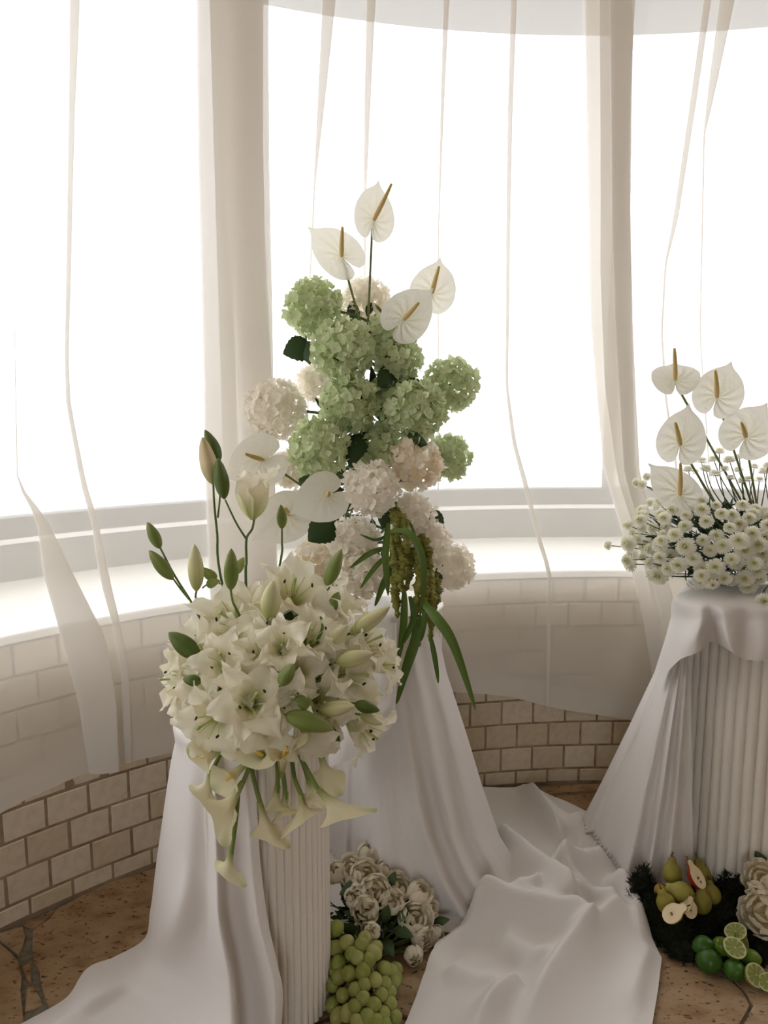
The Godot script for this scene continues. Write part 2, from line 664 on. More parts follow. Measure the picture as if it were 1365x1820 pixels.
func make_room() -> void:
	make_floor()
	var t0 := deg_to_rad(-90)
	var t1 := deg_to_rad(90)
	var wall := struct("wall_bay", arc_solid([[RW + 0.0045, -0.05], [RW + 0.0045, 0.80], [3.09, 0.80], [3.09, -0.05]], t0, t1, 90), M.mortar, "low curved wall of cream bricks under the bay window", "wall")
	bricks_of(wall)
	struct("trim_1", arc_solid([[2.55, 0.796], [2.55, 0.815], [2.553, 0.819], [3.00, 0.862], [3.09, 0.862], [3.09, 0.796]], t0, t1, 90), M.sill, "pale sloping window sill on top of the curved brick wall", "sill")
	struct("trim_3", arc_solid([[2.996, 0.858], [2.996, 1.0], [3.09, 1.0], [3.09, 0.858]], t0, t1, 90), M.upstand, "grey beige upstand between the pale sill and the window rail", "trim")
	# windows: bottom rail, mullions behind the two thick curtain folds, curved panes
	var cuts := [-90.0, rad_to_deg(on_wall(-330, 600, 3.02).x), rad_to_deg(on_wall(412, 600, 3.02).x), rad_to_deg(on_wall(1099, 600, 3.02).x), 54.0]
	struct("wall_bay", arc_solid([[2.9, 0.86], [2.9, 3.02], [3.09, 3.02], [3.09, 0.86]], deg_to_rad(54), t1, 24), M.plaster, "plain plaster pier added to cut the daylight beyond the right edge of the photo", "wall")  # unseen solid pier, put in place of glass to reduce the light indoors
	for k in 4:
		var a := deg_to_rad(cuts[k])
		var b := deg_to_rad(cuts[k + 1])
		var where: String = ["beyond the left edge", "left of the first thick fold", "behind the tallest bouquet", "behind the right bouquet", "beyond the right edge"][k]
		var w := thing("window_%d" % (k + 1), "tall curved window pane in the bay, " + where, "window")
		w.set_meta("kind", "structure")
		part("bottom_rail", arc_solid([[2.985, 1.0], [2.985, 1.065], [3.05, 1.065], [3.05, 1.0]], a, b, 20), M.frame_metal, w)
		part("highlight_strip", arc_solid([[2.972, 0.985], [2.972, 1.0], [3.0, 1.0], [3.0, 0.985]], a, b, 20), M.highlight_white, w)  # white strip that paints the thin highlight line under the rail
		part("top_rail", arc_solid([[2.985, 2.96], [2.985, 3.02], [3.05, 3.02], [3.05, 2.96]], a, b, 20), M.frame_metal, w)
		part("mullion", arc_solid([[2.985, 1.065], [2.985, 2.96], [3.05, 2.96], [3.05, 1.065]], b - 0.012, b, 2), M.frame_metal, w)
		part("pane", arc_solid([[3.015, 1.066], [3.015, 2.96], [3.018, 2.96], [3.018, 1.066]], a, b - 0.012, 24), M.glass, w)
	struct("trim_2", arc_solid([[3.09, 3.02], [3.33, 2.935], [3.33, 3.0], [3.09, 3.2]], t0, t1, 60), M.soffit, "roof overhang outside above the curved window", "overhang")
	# ceiling: half disc over the bay and a rectangle behind
	var mb := Mb.new()
	var rows := [[], [], [], []]
	for k in 61:
		var th := lerpf(t0, t1, k / 60.0)
		rows[0].append(cyl(th, 0.001, 3.02))
		rows[1].append(cyl(th, 3.09, 3.02))
		rows[2].append(cyl(th, 3.09, 3.2))
		rows[3].append(cyl(th, 0.001, 3.2))
	mb.grid(rows)
	struct("ceiling", mb.mesh(true), M.plaster, "white plaster ceiling over the bay", "ceiling")
	mb = Mb.new()
	add_box(mb, Vector3(CX - 2.8, 3.02, CZ), Vector3(CX + 2.8, 3.2, 3.4))
	struct("ceiling", mb.mesh(true, true), M.plaster, "white plaster ceiling over the room behind the bay", "ceiling")
	for s in [-1, 1]:
		mb = Mb.new()
		var x0: float = CX + s * 2.556
		var x1: float = CX + s * 2.8
		add_box(mb, Vector3(minf(x0, x1), -0.05, CZ), Vector3(maxf(x0, x1), 3.02, 3.4))
		struct("wall_left" if s < 0 else "wall_right", mb.mesh(true, true), M.plaster, "plain plaster wall on the %s of the room" % ("left" if s < 0 else "right"), "wall")
	mb = Mb.new()
	for b in [[-2.556, -2.0, -0.05, 3.02], [-0.7, 2.556, -0.05, 3.02], [-2.0, -0.7, -0.05, 0.5], [-2.0, -0.7, 2.6, 3.02]]:
		add_box(mb, Vector3(CX + b[0], b[2], 3.2), Vector3(CX + b[1], b[3], 3.4))
	struct("wall_back", mb.mesh(true, true), M.plaster, "plaster wall behind the camera with a wide opening added for fill light", "wall")
	var w6 := thing("window_6", "wide window added in the wall behind the camera for fill light", "window")  # unseen window, put in to bring fill light from behind
	w6.set_meta("kind", "structure")
	mb = Mb.new()
	add_box(mb, Vector3(CX - 2.0, 0.5, 3.29), Vector3(CX - 0.7, 2.6, 3.296))
	part("pane", mb.mesh(true, true), M.glass, w6)
	mb = Mb.new()
	for x in [-2.0, -1.37, -0.74]:
		add_box(mb, Vector3(CX + x, 0.5, 3.27), Vector3(CX + x + 0.04, 2.6, 3.31))
	part("frame", mb.mesh(true, true), M.frame_metal, w6)


# ---------------------------------------------------------------- curtains
const TOP := 3.01
const RC := 2.455

func fold_of(p: Array, w: Array) -> Dictionary:      # centre line and width, both in photograph pixels
	var c := []
	var ww := []
	for k in range(p.size() - 1, -1, -1):
		var m := on_wall(p[k][0], p[k][1], RC)
		c.append([m.y, m.x])
		var half := lut(w, p[k][1]) / 2.0
		ww.append([m.y, absf(on_wall(p[k][0] + half, p[k][1], RC).x - on_wall(p[k][0] - half, p[k][1], RC).x) / 2.0])
	return {"c": c, "w": ww}

func curtain_rows(ea: Array, eb: Array, folds: Array, hem: Array, r0: float, rows_n: int, from := 0.0, to := 1.0) -> Array:
	var out := []
	for k in rows_n + 1:
		var f := lerpf(from, to, float(k) / rows_n)
		var row := []
		var a := lut(ea, lerpf(lut(hem, ea[0][1]), TOP, f))
		var b := lut(eb, lerpf(lut(hem, eb[0][1]), TOP, f))
		var prev := a
		for z in folds.size() + 1:
			var th := b
			var half := 0.0
			if z < folds.size():
				var hh := lerpf(lut(hem, folds[z].c[0][1]), TOP, f)
				th = lut(folds[z].c, hh)
				half = lut(folds[z].w, hh)
			var nflat := 10
			for j in nflat + (1 if z == folds.size() else 0):
				row.append(_cloth_point(lerpf(prev, th - half, float(j) / nflat), 0.0, f, hem, r0))
			if z < folds.size():
				var n := 20
				var amp := clampf(half * RC * 0.9, 0.0, 0.05)
				for j in n:
					var t := -1.0 + 2.0 * j / n
					var e := 1.0 - t * t
					row.append(_cloth_point(th + half * (4.0 * t * t * t - 3.0 * t), amp * (e - 0.75 * t * e * 2.0), f, hem, r0))
				prev = th + half
		out.append(row)
	return out

func _cloth_point(th: float, inwards: float, f: float, hem: Array, r0: float) -> Vector3:
	var h := lerpf(lut(hem, th), TOP, f)
	var wave := 0.010 * sin(th * 34.0 + 1.0 + 0.6 * h) * (0.35 + 0.65 * absf(f - 0.5)) + 0.006 * noise.get_noise_2d(th * 130.0, h * 16.0)
	return cyl(th, r0 - inwards + wave, h)

func curtain(label: String, a: Array, b: Array, folds: Array, hem_px: Array, r0: float) -> void:
	var hem := []
	for z in hem_px:
		var m := on_wall(z[0], z[1], r0)
		hem.append([m.x, m.y])
	var t := thing("sheer_curtain", label, "curtain", "", Vector3.ZERO)
	var mb := Mb.new()
	mb.grid(curtain_rows(a, b, folds, hem, r0, 56))
	part("fabric", mb.mesh(), M.sheer, t)
	mb = Mb.new()
	mb.grid(curtain_rows(a, b, folds, hem, r0 - 0.003, 3, 0.0, 0.03))
	part("hem", mb.mesh(), M.sheer, t)

func make_curtains() -> void:
	var edge := func(p: Array) -> Array: return fold_of(p, [[0, 0]]).c
	var f0 := fold_of([[20, -40], [30, 860], [72, 930], [100, 1030], [140, 1130], [168, 1250], [180, 1375]], [[-40, 0], [850, 0], [930, 14], [1100, 70], [1370, 46]])
	var f1 := fold_of([[132, -40], [128, 200], [124, 400], [119, 640], [122, 720], [148, 860], [168, 930], [185, 1030], [206, 1110], [222, 1200], [228, 1365]], [[-40, 16], [200, 9], [640, 6], [860, 8], [1030, 14], [1110, 12], [1365, 10]])
	var f2 := fold_of([[405, -40], [408, 300], [415, 600], [420, 850], [424, 1000], [430, 1150], [436, 1345]], [[-40, 112], [300, 112], [850, 110], [1345, 100]])
	var b1: Array = edge.call([[460, -40], [470, 400], [482, 650], [490, 900], [500, 1295]])
	curtain("sheer ivory curtain at the far left, from the frame edge to the first thick fold", [[0.3, deg_to_rad(-82)], [3.0, deg_to_rad(-82)]], b1, [f0, f1, f2], [[-60, 1480], [0, 1432], [45, 1418], [110, 1378], [170, 1372], [285, 1340], [436, 1310], [520, 1295]], RC)
	var f2b := fold_of([[434, -40], [438, 300], [444, 500], [456, 650], [462, 800], [468, 1000], [478, 1310]], [[-40, 54], [300, 50], [650, 44], [1310, 40]])
	var f3 := fold_of([[592, -40], [578, 150], [565, 320], [556, 500], [550, 900], [545, 1285]], [[-40, 22], [150, 13], [320, 3], [1285, 2]])
	var f4 := fold_of([[666, -40], [660, 150], [655, 350], [652, 700], [650, 1265]], [[-40, 14], [150, 10], [350, 4], [1265, 4]])
	var f5 := fold_of([[799, -40], [792, 150], [785, 400], [783, 800], [780, 1228]], [[-40, 10], [150, 6], [400, 2], [1228, 2]])
	var f6 := fold_of([[919, -40], [912, 200], [908, 450], [906, 700], [918, 800], [940, 880], [960, 960], [980, 1020], [979, 1130], [976, 1250]], [[-40, 9], [300, 7], [700, 4], [880, 8], [1250, 5]])
	var f7 := fold_of([[1080, -40], [1080, 300], [1085, 600], [1100, 850], [1128, 960], [1160, 1100], [1190, 1285]], [[-40, 76], [300, 68], [600, 64], [850, 50], [1000, 36], [1285, 30]])
	var b2: Array = edge.call([[1119, -40], [1124, 600], [1136, 850], [1162, 950], [1192, 1080], [1220, 1290]])
	curtain("wide sheer ivory curtain behind the tallest bouquet, between the two thick folds", edge.call([[398, -40], [404, 300], [425, 640], [440, 800], [450, 1318]]), b2, [f2b, f3, f4, f5, f6, f7], [[400, 1318], [560, 1280], [700, 1240], [800, 1228], [900, 1238], [1000, 1260], [1120, 1280], [1200, 1300]], RC + 0.03)
	var f8 := fold_of([[1098, -40], [1098, 400], [1104, 600], [1118, 850], [1146, 950], [1182, 1080], [1212, 1290]], [[-40, 36], [400, 28], [800, 24], [1000, 24], [1290, 26]])
	var f9 := fold_of([[1258, -40], [1225, 200], [1195, 400], [1178, 480], [1172, 600], [1180, 720], [1200, 850], [1230, 1000], [1250, 1300]], [[-40, 12], [400, 8], [480, 3], [850, 4], [1300, 20]])
	var f10 := fold_of([[1294, -40], [1262, 150], [1246, 250], [1240, 600], [1290, 1300]], [[-40, 28], [150, 14], [260, 2], [1300, 2]])
	curtain("sheer ivory curtain at the far right behind the button flower bouquet", edge.call([[1062, -40], [1064, 500], [1072, 700], [1095, 860], [1128, 960], [1165, 1100], [1196, 1290]]), [[0.3, deg_to_rad(56)], [3.0, deg_to_rad(56)]], [f8, f9, f10], [[1060, 1290], [1200, 1310], [1365, 1340], [1500, 1360]], RC - 0.02)


# ---------------------------------------------------------------- pedestals
const PL := Vector3(-0.297, 0, -1.75)
const PC := Vector3(0.01, 0, -2.36)
const PR := Vector3(1.10, 0, -2.26)

func pedestal(where: Vector3, r: float, h: float, n: int, label: String) -> void:
	var t := thing("fluted_pedestal", label, "pedestal", "", where)
	var mb := Mb.new()
	lathe(mb, [[0.001, 0.0], [r - 0.006, 0.0], [r - 0.004, 0.004], [r - 0.004, h - 0.012], [r - 0.006, h - 0.008], [0.001, h - 0.008]], 64)
	part("body", mb.mesh(true), M.column, t)
	mb = Mb.new()
	lathe(mb, [[0.001, h - 0.008], [r + 0.004, h - 0.008], [r + 0.006, h - 0.006], [r + 0.006, h - 0.002], [r + 0.004, h], [0.001, h]], 64)
	part("top", mb.mesh(true, true), M.column, t)
	var rr := PI * r / n * 0.97
	mb = Mb.new()
	var rows := []
	for y in [0.002, h - 0.008]:
		var row := []
		for k in 9:
			var a := PI * k / 8.0
			row.append(Vector3(rr * cos(a), y, rr * sin(a) * 0.95 - 0.004))
		rows.append(row)
	mb.grid(rows)
	for k in mb.t.size() / 3:
		pass
	var rib := mb.mesh()
	for k in n:
		var a := TAU * k / n
		part("rib", rib, M.column, t, Transform3D(Basis(Vector3.UP, a), Vector3(sin(a), 0, cos(a)) * (r - 0.003)))

func make_pedestals() -> void:
	pedestal(PL, 0.166, 0.72, 55, "short white ribbed pedestal under the lilies, front left")
	pedestal(PC, 0.165, 0.82, 50, "white pedestal hidden under cloth below the tall hydrangea bouquet")
	pedestal(PR, 0.20, 0.90, 42, "tall white ribbed pedestal under the button flowers, at the right edge")


# ---------------------------------------------------------------- cloths
func make_cloths() -> void:
	var t := thing("draped_cloth", "white cloth over the short front left pedestal, trailing to the lower left corner", "cloth")
	var g := []
	g.append([[420, 1262, 1.83], [425, 1266, 1.80], [432, 1270, 1.77], [438, 1274, 1.75], [444, 1276, 1.74], [450, 1278, 1.74], [456, 1278, 1.74], [462, 1278, 1.74], [468, 1278, 1.74]])
	g.append([[336, 1250, 1.88], [318, 1276, 1.77], [337, 1302, 1.66], [362, 1315, 1.60], [383, 1320, 1.575], [400, 1322, 1.565], [420, 1324, 1.555], [438, 1325, 1.55], [455, 1325, 1.55]])
	g.append([[314, 1310, 1.87], [314, 1330, 1.75], [336, 1345, 1.645], [364, 1350, 1.60], [383, 1352, 1.555], [399, 1352, 1.56], [420, 1354, 1.55], [438, 1354, 1.54], [455, 1354, 1.55]])
	g.append([[296, 1400, 1.88], [312, 1404, 1.73], [336, 1406, 1.63], [366, 1406, 1.605], [382, 1406, 1.54], [396, 1406, 1.565], [420, 1406, 1.555], [440, 1406, 1.54], [456, 1406, 1.556]])
	g.append([[280, 1520, 1.89], [298, 1524, 1.74], [328, 1526, 1.62], [368, 1527, 1.61], [384, 1528, 1.525], [402, 1528, 1.56], [424, 1528, 1.556], [448, 1528, 1.53], [463, 1528, 1.556]])
	g.append([[267, 1620, 1.91], [284, 1632, 1.75], [314, 1634, 1.60], [364, 1636, 1.60], [388, 1638, 1.50], [408, 1638, 1.55], [432, 1636, 1.55], [460, 1634, 1.515], [476, 1632, 1.552]])
	g.append([[257, 1668, 0.012], [268, 1695, 0.05], [300, 1720, 0.08], [356, 1735, 1.60], [404, 1732, 1.47], [424, 1728, 1.53], [450, 1720, 1.53], [480, 1712, 1.50], [492, 1708, 1.545]])
	g.append([[205, 1700, 0.012], [226, 1735, 0.03], [255, 1765, 0.02], [335, 1790, 1.60], [408, 1790, 1.455], [430, 1787, 1.52], [455, 1780, 1.52], [490, 1768, 1.49], [503, 1762, 1.54]])
	g.append([[154, 1722, 0.012], [168, 1762, 0.055], [215, 1792, 0.012], [305, 1840, 0.06], [406, 1850, 1.435], [430, 1850, 1.50], [456, 1848, 1.505], [488, 1842, 1.48], [500, 1835, 1.53]])
	g.append([[114, 1776, 0.012], [130, 1795, 0.04], [170, 1830, 0.012], [275, 1885, 0.03], [398, 1910, 0.03], [430, 1915, 0.012], [454, 1915, 0.02], [482, 1908, 0.03], [498, 1900, 0.01]])
	g.append([[30, 1822, 0.012], [60, 1840, 0.03], [120, 1890, 0.012], [230, 1960, 0.02], [350, 1990, 0.02], [420, 1990, 0.012], [450, 1990, 0.02], [475, 1980, 0.02], [490, 1970, 0.01]])
	var mb := Mb.new()
	mb.grid(net(g, 9, 0.006))
	part("drape", mb.mesh(), M.cloth, t)

	t = thing("draped_cloth", "white cloth over the middle pedestal, falling in folds below the tall hydrangea bouquet", "cloth")
	mb = Mb.new()
	mb.grid(fall([[1060, 648], [1086, 604], [1130, 594], [1300, 590], [1490, 580], [1650, 566]], [[1060, 716], [1080, 774], [1130, 780], [1196, 794], [1300, 828], [1400, 858], [1486, 888], [1560, 935], [1612, 985], [1660, 1030]],
		[[1060, 2.38], [1095, 2.185], [1300, 2.11], [1590, 2.02], [1660, 2.0]], [[1060, 0.0], [1095, 0.17], [1300, 0.25], [1590, 0.30], [1660, 0.2]], [[1060, 0.0], [1130, 0.008], [1400, 0.030], [1660, 0.034]], 5.5, 0.6, 0.55, 1060, 1660))
	part("drape", mb.mesh(), M.cloth, t)
	# the front flap that hangs in a rounded swag beside the lilies
	g = []
	g.append([[596, 1090, 2.20], [625, 1100, 2.165], [660, 1104, 2.15], [690, 1106, 2.15], [702, 1106, 2.155], [706, 1106, 2.165]])
	g.append([[590, 1150, 2.17], [622, 1156, 2.12], [660, 1160, 2.10], [690, 1160, 2.09], [702, 1160, 2.10], [705, 1160, 2.13]])
	g.append([[582, 1230, 2.14], [618, 1236, 2.08], [658, 1238, 2.06], [688, 1236, 2.06], [700, 1234, 2.07], [704, 1232, 2.11]])
	g.append([[578, 1310, 2.12], [614, 1304, 2.05], [654, 1290, 2.03], [684, 1270, 2.04], [697, 1262, 2.06], [702, 1258, 2.10]])
	g.append([[574, 1366, 2.10], [606, 1356, 2.05], [640, 1340, 2.03], [672, 1318, 2.04], [690, 1298, 2.06], [700, 1282, 2.10]])
	mb = Mb.new()
	mb.grid(net(g, 9, 0.006))
	part("front_flap", mb.mesh(), M.cloth, t)

	t = thing("draped_cloth", "heavy white satin cloth over the ribbed pedestal at the right edge", "cloth")
	mb = Mb.new()
	mb.grid(fall([[1030, 1296], [1046, 1210], [1120, 1187], [1195, 1163], [1290, 1118], [1384, 1072], [1446, 1040], [1506, 1010], [1556, 985], [1620, 950]], [[1030, 1312], [1072, 1228], [1120, 1227], [1560, 1232], [1620, 1234]],
		[[1030, 2.27], [1072, 2.13], [1300, 2.11], [1560, 2.11], [1620, 2.08]], [[1030, 0.0], [1072, 0.20], [1300, 0.30], [1500, 0.42], [1620, 0.42]], [[1030, 0.0], [1100, 0.008], [1300, 0.026], [1620, 0.034]], 4.0, 2.4, 1.0, 1030, 1592))
	part("drape", mb.mesh(), M.satin, t)
	g = []
	g.append([[1300, 1036, 2.28], [1306, 1037, 2.26], [1314, 1038, 2.25], [1322, 1039, 2.25], [1330, 1039, 2.25], [1345, 1039, 2.25], [1360, 1038, 2.25], [1380, 1036, 2.27], [1390, 1034, 2.29], [1392, 1030, 2.31]])
	g.append([[1206, 1056, 2.25], [1224, 1062, 2.12], [1250, 1066, 2.06], [1270, 1068, 2.035], [1292, 1068, 2.03], [1325, 1068, 2.03], [1365, 1068, 2.03], [1434, 1062, 2.070], [1466, 1054, 2.15], [1476, 1040, 2.30]])
	g.append([[1192, 1100, 2.24], [1218, 1102, 2.09], [1246, 1104, 2.01], [1268, 1105, 2.04], [1290, 1106, 1.985], [1325, 1108, 2.01], [1365, 1108, 1.99], [1434, 1104, 2.060], [1466, 1096, 2.15], [1476, 1082, 2.30]])
	g.append([[1180, 1150, 2.23], [1208, 1140, 2.06], [1240, 1135, 1.99], [1268, 1124, 2.055], [1294, 1138, 1.97], [1322, 1145, 2.0], [1365, 1145, 1.975], [1434, 1140, 2.050], [1466, 1132, 2.15], [1476, 1118, 2.30]])
	g.append([[1168, 1218, 2.22], [1202, 1178, 2.05], [1242, 1160, 1.99], [1267, 1141, 2.06], [1298, 1157, 1.98], [1324, 1171, 1.99], [1365, 1173, 1.98], [1434, 1170, 2.060], [1466, 1162, 2.15], [1476, 1148, 2.30]])
	mb = Mb.new()
	mb.grid(net(g, 10, 0.006))
	part("front_flap", mb.mesh(), M.satin, t)
	floor_cloth()


# cloth falling in lengthwise folds: left and right outline, nearest depth, how far the sides go back, depth of the folds - all by height in the picture
func fall(left: Array, right: Array, near: Array, back: Array, amp: Array, folds: float, phase: float, mid: float, y0: float, y1: float) -> Array:
	var rows := []
	for k in 91:
		var y := lerpf(y0, y1, k / 90.0)
		var row := []
		for j in 97:
			var s := j / 96.0
			var x := lerpf(lut(left, y), lut(right, y), s)
			var c := absf(s - mid) / maxf(mid, 1.0 - mid)
			var ph := s * TAU * folds + phase + 0.9 * sin(s * 5.0 + phase) + 0.004 * (y - y0) * sin(s * 9.0)
			var w := pow(0.5 + 0.5 * cos(ph), 1.5) - 0.35 + 0.45 * noise.get_noise_2d(s * 90.0, y * 0.05)
			var e := minf(1.0, minf(s, 1.0 - s) * 9.0)
			var p := at(x, y, lut(near, y) + lut(back, y) * pow(c, 2.2) - lut(amp, y) * w * (0.3 + 0.7 * e))
			if p.y < 0.03:
				var f := at(x, y, 0.012)
				p = Vector3(f.x, lerpf(0.012, 0.03, clampf(exp((p.y - 0.03) * 20.0), 0, 1)), f.z)
			row.append(p)
		rows.append(row)
	return rows


func floor_cloth() -> void:
	# a long runner of cloth on the floor between the pedestals, crumpled into ridges
	var ridges := []
	for z in [      # crest line, height, width on one side, width on the other
		[[[816, 1662], [850, 1660], [900, 1668], [955, 1674], [1026, 1684], [1060, 1688]], 0.135, 0.050, 0.090],
		[[[1112, 1634], [1092, 1650], [1055, 1690], [998, 1742], [955, 1810], [930, 1850]], 0.101, 0.045, 0.090],
		[[[885, 1496], [900, 1530], [960, 1578], [1007, 1626], [1030, 1656]], 0.128, 0.063, 0.032],
		[[[1080, 1542], [1050, 1553], [1005, 1562], [969, 1578]], 0.101, 0.027, 0.054],
		[[[1005, 1614], [1045, 1624], [1083, 1630], [1100, 1618]], 0.081, 0.025, 0.041],
		[[[1070, 1588], [1100, 1592], [1124, 1605], [1140, 1640], [1150, 1690]], 0.108, 0.036, 0.027],
		[[[830, 1658], [880, 1648], [931, 1630], [979, 1600]], 0.081, 0.045, 0.027],
		[[[752, 1735], [770, 1708], [800, 1678], [826, 1652]], 0.074, 0.027, 0.045],
		[[[840, 1850], [880, 1806], [905, 1790], [932, 1788]], 0.081, 0.027, 0.041],
		[[[932, 1400], [950, 1440], [975, 1475], [1000, 1515]], 0.101, 0.020, 0.032],
		[[[960, 1440], [990, 1464], [1020, 1468], [1040, 1450]], 0.054, 0.016, 0.027],
		[[[880, 1700], [930, 1722], [985, 1742]], 0.047, 0.032, 0.054],
		[[[790, 1735], [840, 1764], [900, 1772]], 0.041, 0.027, 0.054],
		[[[1165, 1700], [1140, 1745], [1118, 1810]], 0.027, 0.045, 0.027],
		[[[905, 1640], [950, 1648], [1000, 1658]], 0.041, 0.018, 0.027],
		[[[1010, 1530], [1000, 1560], [1020, 1590], [1060, 1606]], 0.068, 0.027, 0.027],
	]:
		var p := []
		for q in z[0]:
			var w := at(q[0], q[1], 0.0)
			p.append(Vector3(w.x, 0, w.z))
		ridges.append([smooth(p, 4), z[1], z[2], z[3]])
	var left := [[1405, 850], [1480, 840], [1560, 850], [1640, 826], [1665, 818], [1700, 775], [1740, 752], [1780, 738], [1820, 722], [1900, 680], [2000, 640]]
	var right := [[1405, 935], [1425, 1000], [1450, 1050], [1560, 1150], [1600, 1128], [1625, 1140], [1680, 1158], [1710, 1176], [1760, 1170], [1820, 1160], [1900, 1150], [2000, 1140]]
	var rows := []
	for k in 161:
		var y := lerpf(1405, 1990, k / 160.0)
		var a := lut(left, y)
		var b := lut(right, y)
		var row := []
		for j in 151:
			var x := lerpf(a, b, j / 150.0)
			var p := at(x, y, 0.0)
			var h := 0.0
			for r in ridges:
				var pts: PackedVector3Array = r[0]
				var best := 1e9
				var u := 0.0
				var side := 0.0
				for s in pts.size() - 1:
					var dx := pts[s + 1].x - pts[s].x
					var dz := pts[s + 1].z - pts[s].z
					var f := clampf(((p.x - pts[s].x) * dx + (p.z - pts[s].z) * dz) / (dx * dx + dz * dz + 1e-9), 0.0, 1.0)
					var ex := p.x - pts[s].x - dx * f
					var ez := p.z - pts[s].z - dz * f
					var d := ex * ex + ez * ez
					if d < best:
						best = d
						u = (s + f) / (pts.size() - 1)
						side = dx * ez - dz * ex
				if best < 0.04:
					var d: float = sqrt(best + 0.00003) / (r[2] if side > 0.0 else r[3])
					h = maxf(h, 0.0) + r[1] * exp(-pow(d, 1.25) * 1.3) * smoothstep(0.0, 0.3, minf(u + 0.04, 1.04 - u)) * (1.0 if h < 0.05 else 0.7)
			h += 0.007 * noise.get_noise_2d(p.x * 70 + p.z * 40, p.z * 90) + 0.007
			var edge := minf(1.0, minf(j, 150 - j) / 10.0)
			row.append(Vector3(p.x, maxf(0.003, 0.004 + (h + 0.003) * lerpf(0.45, 1.0, edge)), p.z))
		rows.append(row)
	for pass_ in 5:      # soften the kinks where ridges meet
		var prev := rows.duplicate(true)
		for k in range(1, rows.size() - 1):
			for j in range(1, rows[k].size() - 1):
				rows[k][j].y = 0.4 * prev[k][j].y + 0.15 * (prev[k - 1][j].y + prev[k + 1][j].y + prev[k][j - 1].y + prev[k][j + 1].y)
	var mb := Mb.new()
	mb.grid(rows)
	var o := solo("floor_cloth", mb.mesh(), M.cloth)
	tag(o, "crumpled white cloth lying on the floor between the pedestals towards the camera", "cloth")


# ---------------------------------------------------------------- flowers
const FOAM_C := Vector3(0.01, 0.86, -2.36)
const FOAM_L := Vector3(-0.30, 0.77, -1.70)
const FOAM_R := Vector3(1.12, 0.94, -2.27)

func toward(p: Vector3, dx: float, dy: float, f: float) -> Vector3:      # a direction given as seen: right, up, towards the eye
	var n := (Vector3(0, EYE, 0) - p).normalized()
	var r := Vector3.UP.cross(n).normalized()
	return (r * dx + n.cross(r) * dy + n * f).normalized()

func stem_to(o: Node3D, from: Vector3, to: Vector3, r: float, bend := Vector3.ZERO, col := Color(0, 0, 0, 0)) -> void:      # points in the world
	var c: Color = lin(98, 116, 62) if col.a == 0 else col
	var p := smooth([from - o.position, (from + to) / 2.0 + bend - o.position, to - o.position], 6)
	part("stem", tube_mesh(p, [r, r * 1.15], 7, c, c * 0.9), M.plant, o)

# -- hydrangeas: a ball of four-petalled florets
var florets := []

func make_florets() -> void:
	for k in 6:
		var mb := Mb.new()
		for q in 4:
			var a := TAU * (q + rnd(-0.12, 0.12)) / 4.0
			var u := Vector3(cos(a), 0, sin(a))
			var w := Vector3(-sin(a), 0, cos(a))
			var cup := rnd(0.05, 0.85)
			var curl := rnd(-0.35, 0.55)
			var twist := rnd(-0.35, 0.35)
			var rows := []
			for i in 5:
				var t := i / 4.0
				var half := 0.52 * pow(sin(PI * (0.06 + 0.80 * t)), 0.75)
				if i == 4:
					half *= 0.55
				var row := []
				for j in 5:
					var s := (j - 2) / 2.0
					var y := cup * t * t + curl * s * s * half + twist * s * half * t + 0.03 * sin(s * 5.0 + k)
					row.append(u * (0.04 + 0.96 * t * (1.0 - 0.10 * s * s)) + w * half * s + Vector3.UP * y)
				rows.append(row)
			mb.grid(rows)
		florets.append(mb.mesh())

func hydrangea(x: float, y: float, d: float, rpx: float, kind: String, label: String, sq := 1.0) -> void:
	var c := at(x, y, d)
	var r := rpx * mpp(c)
	var foot := Vector3(FOAM_C.x + rnd(-0.03, 0.03), maxf(0.86, c.y - 0.08), FOAM_C.z - 0.02)
	foot.y = minf(foot.y, c.y - 0.02)
	var o := thing("hydrangea", label, "hydrangea", "", foot)
	stem_to(o, foot, c, 0.004, Vector3(0, 0.02, 0.0))
	var mats: Array = {"green": ["hyd_green", "hyd_green", "hyd_sage"], "sage": ["hyd_sage", "hyd_sage", "hyd_green"], "white": ["hyd_white", "hyd_white", "hyd_white"], "cream": ["hyd_cream", "hyd_white", "hyd_cream"]}[kind]
	var size := 0.0172 if kind in ["green", "sage"] else 0.0165
	var n := int(clampf(r * r * 18500.0, 60, 200))
	for layer in 2:
		var m := n if layer == 0 else int(n * 0.4)
		for k in m:
			var h := 1.0 - 2.0 * (k + 0.5) / m
			var a := k * 2.39996 + layer
			var g := sqrt(1.0 - h * h)
			var dir := Vector3(g * cos(a), h, g * sin(a))
			dir = (dir + Vector3(rnd(-1, 1), rnd(-1, 1), rnd(-1, 1)) * 0.14).normalized()
			var rr := r * (rnd(0.80, 0.99) if layer == 0 else rnd(0.58, 0.72)) - size * 0.35
			var ax := (dir + Vector3(rnd(-1, 1), rnd(-1, 1), rnd(-1, 1)) * 0.58).normalized()
			var s := size * rnd(0.85, 1.18)
			var p := c + Vector3(dir.x, dir.y * sq, dir.z) * rr
			part("floret", florets[rng.randi() % 6], M[mats[rng.randi() % 3]], o, Transform3D(frame(ax, rnd(0, TAU)).scaled(Vector3.ONE * s), p - foot))

